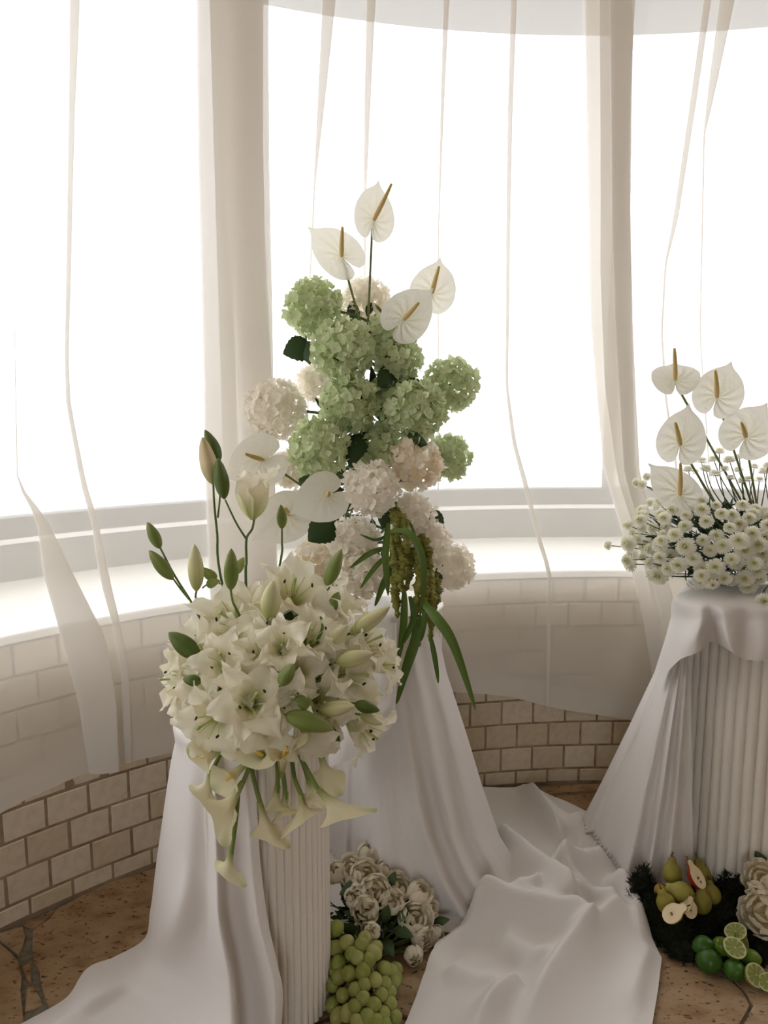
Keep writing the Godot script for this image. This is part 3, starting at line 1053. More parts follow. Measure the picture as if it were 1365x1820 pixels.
# -- leaves
func leaf_mesh(a: Vector3, b: Vector3, w: float, side: Vector3, bend: float, col: Color, saw := 0.0, n := 14, fold := 0.25) -> ArrayMesh:
	var mb := Mb.new()
	var u := b - a
	var nrm := u.cross(side).normalized()
	var rows := []
	var cols := []
	for i in n + 1:
		var t := float(i) / n
		var half := w * pow(sin(PI * pow(t, 0.72)), 0.8) * (1.0 + (saw if i % 2 else 0.0))
		if i == 0 or i == n:
			half = w * 0.02
		var c := a + u * t - nrm * bend * sin(PI * t) * u.length()
		var row := []
		var cr := []
		for j in 5:
			var s := (j - 2) / 2.0
			row.append(c + side * half * s + nrm * (absf(s) * fold * half + 0.02 * w * sin(t * 40.0) * absf(s)))
			cr.append(col * (1.12 if j == 2 else 1.0))
		rows.append(row)
		cols.append(cr)
	mb.grid(rows, false, cols)
	return mb.mesh()

func leaf(called: String, bx: float, by: float, bd: float, tx: float, ty: float, td: float, wpx: float, label: String, group := "", bend := 0.08, col := Color(0, 0, 0, 0), saw := 0.0) -> void:
	var a := at(bx, by, bd)
	var b := at(tx, ty, td)
	var side := (b - a).cross(toward(a, 0, 0, 1)).normalized()
	var cc: Color = lin(66, 86, 44) if col.a == 0 else col
	var o := thing(called, label, "leaf", group, a)
	part("blade", leaf_mesh(Vector3.ZERO, b - a, wpx * mpp(a), side.rotated((b - a).normalized(), rnd(-0.4, 0.4)), bend, cc, saw), M.plant, o)
	part("stalk", tube_mesh(smooth([Vector3(0, 0, 0), -(b - a) * 0.25 - Vector3(0, 0.004, 0.0)], 3), [0.002], 6, cc * 0.8), M.plant, o)

# -- anthuriums: a waxy heart-shaped spathe and a tapering spadix
func anthurium(base: Vector3, tip: Vector3, half_px: float, turn: float, spad: Vector3, root: Vector3, label: String, lobe := 1.0, cup := 0.12) -> void:
	var o := thing("anthurium", label, "anthurium", "", root)
	var ax := tip - base
	var len := ax.length()
	var n := toward(base, 0, 0, 1)
	n = (n - ax.normalized() * n.dot(ax.normalized())).normalized()
	var side := ax.normalized().cross(n).rotated(ax.normalized(), turn)
	var nn := side.cross(ax.normalized())
	var w := half_px * mpp(base) / maxf(0.35, cos(turn))
	var key := [[0.0, 1.10], [0.012, 1.0], [0.03, 0.93], [0.07, 0.86], [0.16, 0.78], [0.30, 0.68], [0.45, 0.64], [0.60, 0.62], [0.74, 0.59], [0.86, 0.54], [0.94, 0.45], [0.985, 0.26], [1.0, 0.06]]
	var rows := []
	var cols := []
	for i in 21:
		var t := i / 20.0
		var row := []
		var cr := []
		for j in 97:
			var f := (j - 48) / 48.0
			var ph := f * PI
			var r := lut(key, absf(f))
			if absf(f) > 0.5:
				r = lerpf(r, r * lobe, (absf(f) - 0.5) * 2.0)
			var y := r * cos(ph) * t
			var x := r * sin(ph) * t
			var vein := 0.013 * sin(ph * 11.0 + t * 6.0) * sin(PI * t) + 0.022 * noise.get_noise_2d(x * 260, y * 260) * sin(PI * t)
			var z := cup * (x * x * 1.6 - 0.25 * y * y) - 0.10 * cup * pow(t, 8.0) + vein + 0.05 * (1.0 - t)
			if absf(f) < 0.02 and t > 0.95:
				z -= 0.04
			row.append(base - root + ax * y + side * (w / 0.62) * x + nn * z * len)
			cr.append(lin(238, 234, 222).lerp(lin(224, 220, 190), pow(1.0 - t, 3.0)))
		rows.append(row)
		cols.append(cr)
	var mb := Mb.new()
	mb.grid(rows, false, cols)
	part("spathe", mb.mesh(), M.white_petal, o)
	var r := 4.2 * mpp(base)
	var p := smooth([base - root + nn * 0.004, (base + spad) / 2.0 - root + nn * (0.006 + 0.06 * len), spad - root + nn * (0.008 + 0.05 * len)], 8)
	part("spadix", tube_mesh(p, [r * 0.8, r * 1.05, r * 0.95, r * 0.75, r * 0.5], 9, lin(222, 190, 140), lin(206, 180, 96)), M.plant, o)
	stem_to(o, root, base - nn * 0.004, 1.9 * mpp(base), toward(base, 0.0, 0, 0.3) * 0.01, lin(116, 122, 72))

# -- lilies
func lily_petal(L: float, W: float, a: float, psi0: float, psi1: float, seed_: float, wilt: float) -> ArrayMesh:
	var mb := Mb.new()
	var out := Vector3(cos(a), 0, sin(a))
	var side := Vector3(-sin(a), 0, cos(a))
	var p := out * L * 0.035
	var rows := []
	var cols := []
	var n := 13
	for i in n + 1:
		var t := float(i) / n
		var psi := lerpf(psi0, psi1, pow(t, 1.9))
		var dir := out * sin(psi) + Vector3.UP * cos(psi)
		var nrm := out * -cos(psi) + Vector3.UP * sin(psi)
		var half := W * (0.16 + 0.84 * pow(sin(PI * clampf(pow(t, 0.85) * 0.98 + 0.01, 0, 1)), 0.85)) * (1.0 if t < 0.65 else lerpf(1.0, 0.30, pow((t - 0.65) / 0.35, 2.0)))
		var row := []
		var cr := []
		for j in 9:
			var s := (j - 4) / 4.0
			var ruf := 0.070 * L * sin(t * 19.0 + seed_ + s * 2.0) * s * s * smoothstep(0.2, 0.7, t)
			var ch := half * (0.30 * s * s - 0.05) + L * 0.010 * exp(-s * s * 30.0) * -1.0
			row.append(p + side * half * s + nrm * (ch + ruf) + side * wilt * L * t * t)
			var c := lin(248, 242, 222).lerp(lin(210, 212, 146), clampf(1.0 - t * 2.2, 0, 1))
			c = c.lerp(lin(222, 224, 170), 0.6 * exp(-s * s * 40.0) * (1.0 - t))
			cr.append(c)
		rows.append(row)
		cols.append(cr)
		p += dir * L / n
	mb.grid(rows, false, cols)
	return mb.mesh()

func bloom(o: Node3D, c: Vector3, axis: Vector3, L: float, open: float, spin: float, stamens := true) -> void:      # six petals, stamens and pistil added to a thing; c is the heart of the flower
	var b := frame(axis, spin)
	var q := Transform3D(b, c - o.position - axis * L * 0.30)
	if o.name.begins_with("lily_spray"):      # one flower among buds: its petals are pieces of the bloom
		var head := Node3D.new()
		head.name = "bloom"
		o.add_child(head, true)
		o = head
	for k in 6:
		var inner := k % 2 == 0
		var mesh := lily_petal(L * rnd(0.94, 1.06), L * rnd(0.92, 1.08) * (0.285 if inner else 0.20), TAU * k / 6.0 + rnd(-0.12, 0.12), 0.22, lerpf(0.25, 3.1, open) * rnd(0.74, 1.15), rnd(0, 6), rnd(-0.10, 0.10))
		part("petal", mesh, M.white_petal, o, q.translated_local(Vector3(0, 0.0 if inner else -0.02 * L, 0)))
	if not stamens:
		return
	for k in 6:
		var a := TAU * (k + 0.5) / 6.0 + rnd(-0.2, 0.2)
		var out := Vector3(cos(a), 0, sin(a))
		var mb := Mb.new()
		var tip := out * L * 0.20 + Vector3.UP * L * rnd(0.60, 0.72)
		tube(mb, smooth([out * L * 0.03, out * L * 0.09 + Vector3.UP * L * 0.38, tip], 5), [L * 0.010, L * 0.007], 5, lin(196, 206, 130))
		var e := Mb.new()
		if k % 3 == 0:
			lathe(e, ball_profile(0.034 * L, 0.5, 6), 6, Transform3D(frame(out + Vector3.UP * 0.3), tip), [lin(52, 36, 26), lin(52, 36, 26), lin(62, 42, 28), lin(62, 42, 28), lin(62, 42, 28), lin(52, 36, 26), lin(52, 36, 26)])
			mb.grid_append(e)
		part("stamen", mb.mesh(), M.solid, o, q)
	var pm := Mb.new()
	tube(pm, smooth([Vector3.ZERO, Vector3(L * 0.03, L * 0.42, 0), Vector3(L * 0.09, L * 0.80, L * 0.02)], 6), [L * 0.018, L * 0.014, L * 0.014, L * 0.032], 7, lin(206, 212, 150), lin(176, 186, 120))
	part("pistil", pm.mesh(), M.plant, o, q)

func lily(x: float, y: float, d: float, dx: float, dy: float, f: float, lpx: float, open: float, label: String, stamens := true) -> void:
	var c := at(x, y, d)
	var ax := toward(c, dx, dy, f)
	var L := lpx * 1.46 * mpp(c)
	var foot := FOAM_L + (c - FOAM_L) * 0.25
	var o := thing("lily", label, "lily", "white lilies in the front left bouquet", foot)
	bloom(o, c, ax, L, open, rnd(0, TAU), stamens)
	stem_to(o, foot, c - ax * L * 0.30, 0.0035)

# -- closed buds
func bud_mesh(a: Vector3, b: Vector3, w: float, tone: String) -> ArrayMesh:      # from base a to tip b
	var key: Array = {"green": [lin(126, 138, 74), lin(112, 126, 58), lin(136, 142, 84)], "pale": [lin(168, 172, 104), lin(206, 202, 150), lin(214, 208, 168)], "peach": [lin(168, 166, 104), lin(218, 198, 158), lin(196, 180, 130)], "dark": [lin(92, 110, 50), lin(84, 102, 44), lin(106, 116, 60)]}[tone]
	var mb := Mb.new()
	var f := frame(b - a, rnd(0, TAU))
	var rows := []
	var cols := []
	var L := (b - a).length()
	for i in 17:
		var t := i / 16.0
		var r := w * pow(sin(PI * pow(t * 0.985 + 0.006, 0.82)), 0.72) * (0.94 if t < 0.8 else 1.0)
		var row := []
		var cr := []
		for j in 18:
			var ph := TAU * j / 18
			var g := 1.0 + 0.07 * cos(3 * ph) - 0.05 * pow(maxf(0.0, cos(3 * ph + PI)), 8.0)
			row.append(a + f * Vector3(cos(ph) * r * g, t * L, sin(ph) * r * g))
			var c: Color = (key[0] as Color).lerp(key[1], minf(1.0, t * 2.0)).lerp(key[2], maxf(0.0, t * 2.0 - 1.0))
			cr.append(c * (0.86 if absf(cos(3 * ph + PI) - 1.0) < 0.1 else 1.0))
		rows.append(row)
		cols.append(cr)
	mb.grid(rows, true, cols)
	return mb.mesh(true)

func bud_part(o: Node3D, b: Array, t: Array, wpx: float, tone: String) -> void:
	var a := at(b[0], b[1], b[2])
	part("bud", bud_mesh(a - o.position, at(t[0], t[1], t[2]) - o.position, wpx * mpp(a), tone), M.plant, o)

func bud(b: Array, t: Array, wpx: float, tone: String, way: Array, label: String) -> void:      # a single bud on its own stalk; way: further stalk points down to the bouquet
	var a := at(b[0], b[1], b[2])
	var pts := [a]
	for z in way:
		pts.append(at(z[0], z[1], z[2]))
	var last: Vector3 = pts[-1]
	pts.append(last.lerp(FOAM_L, 0.5) if way.size() else a.lerp(FOAM_L, 0.4))
	var foot: Vector3 = pts[-1]
	var o := thing("lily_bud", label, "lily bud", "lily buds in the front left bouquet", foot)
	bud_part(o, b, t, wpx, tone)
	for k in pts.size():
		pts[k] -= foot
	part("stem", tube_mesh(smooth(pts, 5), [0.0022, 0.0030], 7, lin(104, 122, 62), lin(84, 104, 50)), M.plant, o)

func stalk(o: Node3D, way: Array, r: float) -> void:
	var p := []
	for z in way:
		p.append((at(z[0], z[1], z[2]) if z is Array else z) - o.position)
	part("stem", tube_mesh(smooth(p, 5), [r * 0.75, r], 7, lin(100, 118, 60), lin(82, 104, 50)), M.plant, o)

# -- calla lilies: a rolled funnel with a flared, pointed lip
func calla(way: Array, neck: Array, mouth: Array, tip: Array, rpx: float, label: String, tone := 0.0) -> void:
	var nk := at(neck[0], neck[1], neck[2])
	var mo := at(mouth[0], mouth[1], mouth[2])
	var tp := at(tip[0], tip[1], tip[2])
	var foot := at(way[0][0], way[0][1], way[0][2])
	var o := thing("calla_lily", label, "calla lily", "calla lilies hanging below the lilies", foot)
	var pts := []
	for z in way:
		pts.append(at(z[0], z[1], z[2]) - foot)
	pts.append(nk - foot)
	var ax := (mo - nk).normalized()
	pts.append(nk - foot + ax * 0.02)
	part("stem", tube_mesh(smooth(pts, 6), [0.0042, 0.0048], 8, lin(92, 110, 52), lin(136, 150, 80)), M.plant, o)
	var L := (mo - nk).length()
	var R := rpx * 0.98 * mpp(mo)
	var lip := tp - mo
	var lipr := lip - ax * lip.dot(ax)
	if lipr.length() < 0.001:
		lipr = ax.cross(Vector3.RIGHT)
	var e0 := lipr.normalized()
	var e1 := ax.cross(e0)
	var rows := []
	var cols := []
	for i in 17:
		var t := i / 16.0
		var row := []
		var cr := []
		for j in 29:
			var f := (j - 14) / 14.0
			var ph := f * PI * 1.12
			var lean := pow(0.5 + 0.5 * cos(clampf(ph, -PI, PI)), 1.6)
			var r := lerpf(0.0052, R * 0.36, pow(t, 0.9)) + R * 0.64 * pow(t, 3.6) + 0.0018 * f
			var roll := pow(t, 6.0) * (0.35 * R + 0.25 * R * sin(ph * 3.0 + L * 90.0))
			var dirv := e0 * cos(ph) + e1 * sin(ph)
			var end := lerpf(0.74, 1.0, lean)
			var p := nk + ax * L * t * end + dirv * (r + roll * (1.0 - 0.6 * lean)) + lip * 0.85 * pow(lean, 1.3) * pow(t, 3.2) + dirv * R * 0.10 * sin(ph * 5.0 + L * 50.0) * pow(t, 4.0) - ax * roll * 0.5 * (1.0 - lean)
			row.append(p - foot)
			var c := lin(170, 178, 104).lerp(lin(240, 233, 198), clampf(t * 2.0 - 0.1, 0, 1))
			c = c.lerp(lin(214, 200, 140), tone * (1.0 - t))
			cr.append(c.lerp(lin(150, 166, 84), 0.7 * clampf((lean - 0.93) * 14.0, 0, 1) * pow(t, 9.0)))
		rows.append(row)
		cols.append(cr)
	var mb := Mb.new()
	mb.grid(rows, false, cols)
	part("spathe", mb.mesh(), M.white_petal, o)
	var sp := smooth([nk + ax * L * 0.25 - foot, nk + ax * L * 0.6 - foot, nk + ax * L * 0.86 + e0 * R * 0.15 - foot], 4)
	part("spadix", tube_mesh(sp, [0.003, 0.0045, 0.004, 0.0025], 8, lin(224, 190, 80)), M.plant, o)

# -- button chrysanthemums
var mums := []
var mum_hearts := []

func make_mums() -> void:
	for k in 3:
		var mb := Mb.new()
		for ring in 6:
			var n: int = [26, 24, 22, 18, 14, 10][ring]
			for q in n:
				var a := TAU * (q + 0.5 * (ring % 2) + rnd(-0.2, 0.2)) / n
				var tilt: float = [0.28, 0.02, -0.26, -0.52, -0.80, -1.05][ring] + rnd(-0.08, 0.08)      # below zero: upwards
				var u := Vector3(cos(a), 0, sin(a))
				var w := Vector3(-sin(a), 0, cos(a))
				var dir := u * cos(tilt) - Vector3.UP * sin(tilt)
				var nrm := Vector3.UP * cos(tilt) + u * sin(tilt)
				var o0 := u * 0.12 + Vector3.UP * (0.02 + 0.045 * ring)
				var ln: float = [0.90, 0.88, 0.82, 0.72, 0.58, 0.42][ring] * rnd(0.92, 1.06)
				var hw := 0.105
				var col := lin(250, 247, 238).lerp(lin(230, 228, 184), ring / 7.0 * 0.7)
				var p1 := o0 + dir * ln * 0.55
				var p2 := o0 + dir * ln + nrm * 0.10
				var b := mb.v.size()
				mb.v.append_array(PackedVector3Array([o0, p1 - w * hw + nrm * 0.05, p1 + w * hw + nrm * 0.05, p2 - w * hw * 0.55, p2 + w * hw * 0.55]))
				mb.c.append_array(PackedColorArray([col * 0.9, col, col, col, col]))
				mb.t.append_array(PackedInt32Array([b, b + 1, b + 2, b + 1, b + 3, b + 2, b + 3, b + 4, b + 2]))
		mums.append(mb.mesh())
	var h := Mb.new()
	lathe(h, [[0.001, 0.10], [0.14, 0.30], [0.19, 0.44], [0.15, 0.50], [0.07, 0.48], [0.001, 0.46]], 12, Transform3D(), [lin(160, 168, 80), lin(170, 176, 86), lin(196, 198, 116), lin(176, 182, 90), lin(146, 158, 66), lin(130, 146, 56)])
	mum_hearts.append(h.mesh(true))

func mum(x: float, y: float, d: float, dx: float, dy: float, f: float, rpx: float, k: int, label: String, group: String) -> void:
	var c := at(x, y, d)
	var ax := toward(c, dx, dy, f)
	var r := rpx * mpp(c)
	var foot := FOAM_R + Vector3(rnd(-0.07, 0.07), rnd(-0.01, 0.03), rnd(-0.07, 0.07))
	foot = foot.lerp(c, 0.10)
	var o := thing("button_chrysanthemum", label, "chrysanthemum", group, foot)
	var xf := Transform3D(frame(ax, rnd(0, TAU)).scaled(Vector3(r, r * 0.9, r)), c - ax * r * 0.2 - foot)
	var head := part("petals", mums[k % 3], M.white_petal, o, xf)
	part("centre", mum_hearts[0], M.solid, head)
	var from := foot
	var bend := ((c - ax * 0.06) - (from + c) / 2.0) * 0.55
	var p := smooth([Vector3.ZERO, (from + c) / 2.0 + bend - foot, c - ax * r * 0.2 - foot], 5)
	part("stem", tube_mesh(p, [0.0020, 0.0014], 5, lin(74, 88, 50), lin(92, 104, 62)), M.plant, o)

# -- garden roses: cupped petals in three whorls
func rose(x: float, y: float, h: float, dx: float, dy: float, f: float, rpx: float, open: float, foot: Vector3, called: String, category: String, label: String, group := "", n_out := 5) -> void:
	var c := at(x, y, h)
	var ax := toward(c, dx, dy, f)
	var r := rpx * mpp(c)
	var o := thing(called, label, category, group, foot)
	var b := frame(ax, rnd(0, TAU))
	for layer in 4:
		var n: int = [n_out, n_out, 4, 3][layer]
		var rad: float = r * [1.0, 0.86, 0.66, 0.40][layer]
		var top: float = lerpf(0.35, 0.80, open) * [1.15, 0.9, 0.7, 0.45][layer]      # polar angle of the rim
		for k in n:
			var a0 := TAU * (k + 0.5 * (layer % 2)) / n + rnd(-0.15, 0.15)
			var wide := 2.5 / n * rnd(0.9, 1.1) * 1.25
			var rows := []
			var cols := []
			for i in 8:
				var t := i / 7.0
				var pol := lerpf(2.95, top * rnd(0.96, 1.04), t)
				var row := []
				var cr := []
				for j in 7:
					var s := (j - 3) / 3.0
					var az := a0 + s * wide * (0.55 + 0.45 * sin(PI * minf(1.0, t * 0.85 + 0.1)))
					var rim := pol + 0.22 * s * s * t * t
					var q := rad * (1.0 + 0.04 * sin(k * 2.0 + layer)) * (1.0 - 0.06 * s * s)
					var flare := rad * 0.08 * open * pow(t, 5.0) * (1.0 if layer < 2 else 0.3)
					var pos := Vector3(cos(az) * sin(rim), cos(rim) * 0.95, sin(az) * sin(rim)) * q
					pos += Vector3(cos(az), 0.0, sin(az)) * (flare + 0.03 * rad * sin(s * 5.0 + k + layer) * t)
					row.append(b * pos + c - foot)
					cr.append(lin(244, 236, 218).lerp(lin(222, 210, 160), clampf(0.5 - t, 0, 1) + 0.10 * layer * t))
				rows.append(row)
				cols.append(cr)
			var mb := Mb.new()
			mb.grid(rows, false, cols)
			part("petal", mb.mesh(), M.white_petal, o)
	stem_to(o, foot, c - ax * r * 0.9, 0.0032)


func make_flowers() -> void:
	make_florets()
	make_mums()
	tall_bouquet()
	lily_bouquet()
	button_bouquet()
	rose_heap()


func foliage(label: String, centre: Vector3, radii: Vector3, n: int, size: float, m: StandardMaterial3D, low := -1.0) -> void:
	var mb := Mb.new()
	mb.grid_append(_leaflet())
	var where := []
	for k in n:
		var d := Vector3(rnd(-1, 1), rnd(-1, 1), rnd(-1, 1))
		while d.length() > 1.0 or d.y < low:
			d = Vector3(rnd(-1, 1), rnd(-1, 1), rnd(-1, 1))
		var b := frame((d.normalized() + Vector3(rnd(-0.8, 0.8), rnd(-0.8, 0.8), rnd(-0.8, 0.8))).normalized(), rnd(0, TAU)).scaled(Vector3.ONE * size * rnd(0.6, 1.25))
		where.append(Transform3D(b, d * radii))
	var o := swarm("foliage", mb.mesh(), m, where)
	o.position = centre
	tag(o, label, "foliage", "", "stuff")

func _leaflet() -> Mb:
	var mb := Mb.new()
	var rows := []
	for i in 5:
		var t := i / 4.0
		var h := 0.24 * sin(PI * (0.05 + 0.92 * t))
		rows.append([Vector3(-h, t, 0.06 - 0.25 * t * t), Vector3(0, t, -0.25 * t * t), Vector3(h, t, 0.06 - 0.25 * t * t)])
	mb.grid(rows)
	return mb


func blade(o: Node3D, pts: Array, wpx: float, col: Color) -> void:
	var p := []
	for z in pts:
		p.append(at(z[0], z[1], z[2]) - o.position)
	var s := smooth(p, 7)
	var w := wpx * mpp(s[0] + o.position)
	var rows := []
	var cols := []
	var last := s.size() - 1
	for k in s.size():
		var t := float(k) / last
		var d := (s[mini(k + 1, last)] - s[maxi(k - 1, 0)]).normalized()
		var n := toward(s[k] + o.position, 0.5, 0.3, 1)
		var side := d.cross(n).normalized()
		var half := w * 0.5 * (pow(sin(PI * (0.12 + 0.86 * t)), 0.7) if t < 0.98 else 0.05)
		var nn := side.cross(d)
		rows.append([s[k] - side * half + nn * half * 0.35, s[k] - side * half * 0.5 + nn * half * 0.1, s[k], s[k] + side * half * 0.5 + nn * half * 0.1, s[k] + side * half + nn * half * 0.35])
		cols.append([col, col, col * 1.25, col, col])
	var mb := Mb.new()
	mb.grid(rows, false, cols)
	part("blade", mb.mesh(), M.plant, o)

func tassel(o: Node3D, pts: Array, wpx: float) -> void:
	var p := []
	for z in pts:
		p.append(at(z[0], z[1], z[2]) - o.position)
	var s := smooth(p, 26)
	var w := wpx * mpp(s[0] + o.position) * 0.5
	var rows := []
	var cols := []
	var last := s.size() - 1
	var x := Vector3.RIGHT
	for k in s.size():
		var t := float(k) / last
		var d := (s[mini(k + 1, last)] - s[maxi(k - 1, 0)]).normalized()
		x = (x - d * x.dot(d)).normalized()
		var z := d.cross(x)
		var row := []
		var cr := []
		for j in 12:
			var a := TAU * j / 12 + 0.26 * (k % 2)
			var r := w * pow(sin(PI * (0.06 + 0.93 * pow(t, 0.8))), 0.5) * rnd(0.5, 1.25) * (1.0 + 0.25 * sin(k * 0.55))
			row.append(s[k] + (x * cos(a) + z * sin(a)) * r + d * rnd(-0.002, 0.002))
			cr.append(lin(156, 150, 70).lerp(lin(104, 104, 42), rnd(0, 1)))
		rows.append(row)
		cols.append(cr)
	var mb := Mb.new()
	mb.grid(rows, true, cols)
	part("tassel", mb.mesh(true), M.plant, o)


func tall_bouquet() -> void:
	hydrangea(558, 548, 2.36, 54, "green", "pale green hydrangea at the upper left of the tall bouquet")
	hydrangea(648, 537, 2.47, 48, "white", "white hydrangea at the very top of the tall bouquet, behind the two crossing anthurium stems")
	hydrangea(610, 622, 2.27, 60, "green", "large green hydrangea right below the two crossing anthurium stems")
	hydrangea(682, 594, 2.36, 36, "green", "small green hydrangea under the lowest anthurium of the tall bouquet's top")
	hydrangea(707, 640, 2.33, 45, "green", "green hydrangea crossed by the slanting stem of the front top anthurium")
	hydrangea(802, 684, 2.36, 50, "green", "green hydrangea sticking out farthest to the right against the bright curtain")
	hydrangea(490, 727, 2.33, 57, "white", "white hydrangea sticking out farthest to the left of the tall bouquet")
	hydrangea(562, 680, 2.46, 36, "white", "white hydrangea half hidden behind the dark leaf, under the big top green one")
	hydrangea(620, 716, 2.24, 56, "sage", "green hydrangea in the middle of the tall bouquet, right of the leftmost white one")
	hydrangea(690, 704, 2.32, 42, "sage", "shaded green hydrangea set back in the centre of the tall bouquet")
	hydrangea(738, 728, 2.23, 56, "sage", "large green hydrangea right of the bouquet's centre, left of the rightmost green one")
	hydrangea(567, 798, 2.18, 57, "green", "green hydrangea with crisp folded petals, above the cream anthurium facing the viewer")
	hydrangea(668, 796, 2.27, 45, "sage", "dark shaded green hydrangea in the hollow of the tall bouquet")
	hydrangea(740, 823, 2.21, 50, "cream", "cream hydrangea with brownish heart right of the shaded hollow")
	hydrangea(796, 812, 2.36, 42, "green", "pale green hydrangea at the right edge, behind the cream hydrangea with brownish heart")
	hydrangea(660, 868, 2.12, 52, "white", "white ruffled hydrangea facing the viewer, right beside the cream anthurium")
	hydrangea(733, 915, 2.21, 42, "white", "white hydrangea above the hanging green tassels, beside the serrated right leaf")
	hydrangea(628, 962, 2.17, 48, "white", "white hydrangea right of the dark square leaf in the lower bouquet")
	hydrangea(802, 1006, 2.27, 45, "white", "white hydrangea low at the right, in front of the bright sill")
	hydrangea(640, 1018, 2.13, 50, "white", "lowest white hydrangea of the middle, resting on the draped pedestal")
	hydrangea(562, 1000, 2.22, 43, "cream", "cream white hydrangea low at the left, just behind the lily buds")
	hydrangea(512, 834, 2.34, 36, "white", "small white hydrangea behind the anthurium at the left of the tall bouquet")
	hydrangea(524, 906, 2.30, 36, "white", "white hydrangea tucked behind the two cream anthuriums at the left")
	hydrangea(762, 962, 2.23, 40, "white", "white hydrangea right beside the hanging green tassels")
	var a := func(bx, by, tx, ty, half, turn, sx, sy, d, d2, label, lobe, cup, rx, ry) -> void:
		anthurium(at(bx, by, d), at(tx, ty, d2), half, turn, at(sx, sy, (d + d2) / 2.0 - 0.03), at(rx, ry, 2.36), label, lobe, cup)
	a.call(663, 393, 674, 324, 36, 0.35, 692, 331, 2.36, 2.40, "white anthurium highest of all, on the longest upright stem", 0.95, 0.12, 652, 620)
	a.call(607, 456, 551, 406, 37, 0.1, 609, 405, 2.34, 2.34, "white anthurium left of the highest one, its tip pointing left", 1.15, 0.14, 660, 640)
	a.call(768, 522, 781, 461, 40, -0.15, 781, 477, 2.40, 2.43, "white anthurium at the right of the top four, half behind another", 1.2, 0.10, 720, 660)
	a.call(717, 568, 767, 516, 42, 0.1, 742, 539, 2.26, 2.28, "white anthurium in front at the right of the top four, tip to the upper right", 1.05, 0.10, 676, 680)
	a.call(468, 817, 401, 849, 46, 0.0, 437, 806, 2.17, 2.17, "cream anthurium at the left, with its yellow spike pointing left, above the white lily opening", 1.1, 0.12, 560, 880)
	a.call(514, 915, 453, 958, 44, 0.0, 506, 903, 2.19, 2.16, "cream anthurium pointing down left, just behind the single upright lily bud", 1.0, 0.14, 590, 940)
	a.call(582, 881, 520, 911, 44, 0.0, 583, 876, 2.08, 2.05, "cream anthurium facing the viewer, its short spike seen end on", 1.0, 0.16, 640, 930)
	var dk := lin(52, 70, 36)
	leaf("hydrangea_leaf", 552, 612, 2.32, 503, 629, 2.30, 24, "dark serrated leaf at the upper left, against the bright curtain", "", 0.1, dk, 0.12)
	leaf("hydrangea_leaf", 545, 606, 2.32, 551, 648, 2.29, 14, "dark leaf folded down beside the upper left serrated leaf", "", 0.1, dk, 0.12)
	leaf("hydrangea_leaf", 592, 926, 2.14, 548, 962, 2.09, 26, "dark squarish leaf between two white hydrangeas in the lower bouquet", "", 0.1, dk, 0.10)
	leaf("hydrangea_leaf", 764, 905, 2.26, 785, 950, 2.25, 16, "serrated leaf at the right edge above the sill", "", 0.1, dk, 0.12)
	leaf("hydrangea_leaf", 548, 845, 2.15, 536, 868, 2.12, 12, "small dark leaf above the anthurium that faces the viewer", "", 0.1, dk, 0.1)
	leaf("hydrangea_leaf", 722, 775, 2.22, 760, 790, 2.16, 14, "dark leaf under the large right green hydrangea", "", 0.1, dk, 0.1)
	leaf("hydrangea_leaf", 720, 680, 2.30, 765, 690, 2.25, 12, "dark leaf beside the green hydrangea sticking out to the right", "", 0.1, dk, 0.1)
	leaf("hydrangea_leaf", 700, 655, 2.30, 672, 690, 2.24, 18, "dark leaf in the gap at the centre of the tall bouquet", "", 0.1, dk, 0.1)
	leaf("hydrangea_leaf", 640, 770, 2.24, 622, 830, 2.18, 20, "dark leaf in the shaded hollow beside the green hydrangea", "", 0.1, dk, 0.1)
	leaf("hydrangea_leaf", 690, 890, 2.16, 680, 940, 2.12, 18, "dark leaf below the ruffled white hydrangea, beside the tassels", "", 0.1, dk, 0.1)
	leaf("hydrangea_leaf", 575, 1030, 2.16, 600, 1060, 2.10, 18, "dark leaf at the foot of the tall bouquet behind the lilies", "", 0.1, dk, 0.1)
	leaf("hydrangea_leaf", 775, 1015, 2.20, 768, 1045, 2.17, 14, "dark leaf between the tassels and the low right hydrangea", "", 0.1, dk, 0.1)
	foliage("dark green leaves filling the gaps inside the tall bouquet", at(655, 800, 2.38), Vector3(0.11, 0.40, 0.09), 200, 0.07, M.dark_leaf)
	# hanging amaranth
	var o := thing("hanging_amaranth", "green amaranth with hanging tassels and long pointed leaves in front of the tall bouquet", "amaranth", "", FOAM_C)
	stalk(o, [[700, 920, 2.12], [705, 890, 2.2], FOAM_C], 0.005)
	stalk(o, [[742, 965, 2.13], [720, 930, 2.16], FOAM_C], 0.005)
	for z in [[[702, 905, 2.12], [706, 930, 2.08], [704, 965, 2.07]], [[698, 945, 2.09], [703, 1000, 2.06], [719, 1056, 2.06]], [[708, 960, 2.09], [716, 1000, 2.05], [712, 1046, 2.05]], [[703, 1010, 2.09], [702, 1050, 2.07], [707, 1098, 2.07]], [[738, 955, 2.10], [745, 1010, 2.06], [739, 1078, 2.06]], [[758, 985, 2.12], [767, 1060, 2.09], [765, 1142, 2.09]], [[742, 1060, 2.08], [738, 1100, 2.06], [745, 1150, 2.06]], [[722, 960, 2.11], [729, 1000, 2.09], [722, 1050, 2.09]], [[772, 1020, 2.15], [777, 1050, 2.13], [772, 1085, 2.13]], [[752, 990, 2.10], [754, 1050, 2.07], [756, 1110, 2.07]], [[714, 915, 2.10], [722, 950, 2.06], [724, 985, 2.06]], [[748, 950, 2.12], [760, 980, 2.10], [764, 1030, 2.10]]]:
		tassel(o, z, 18)
	var gr := lin(92, 116, 52)
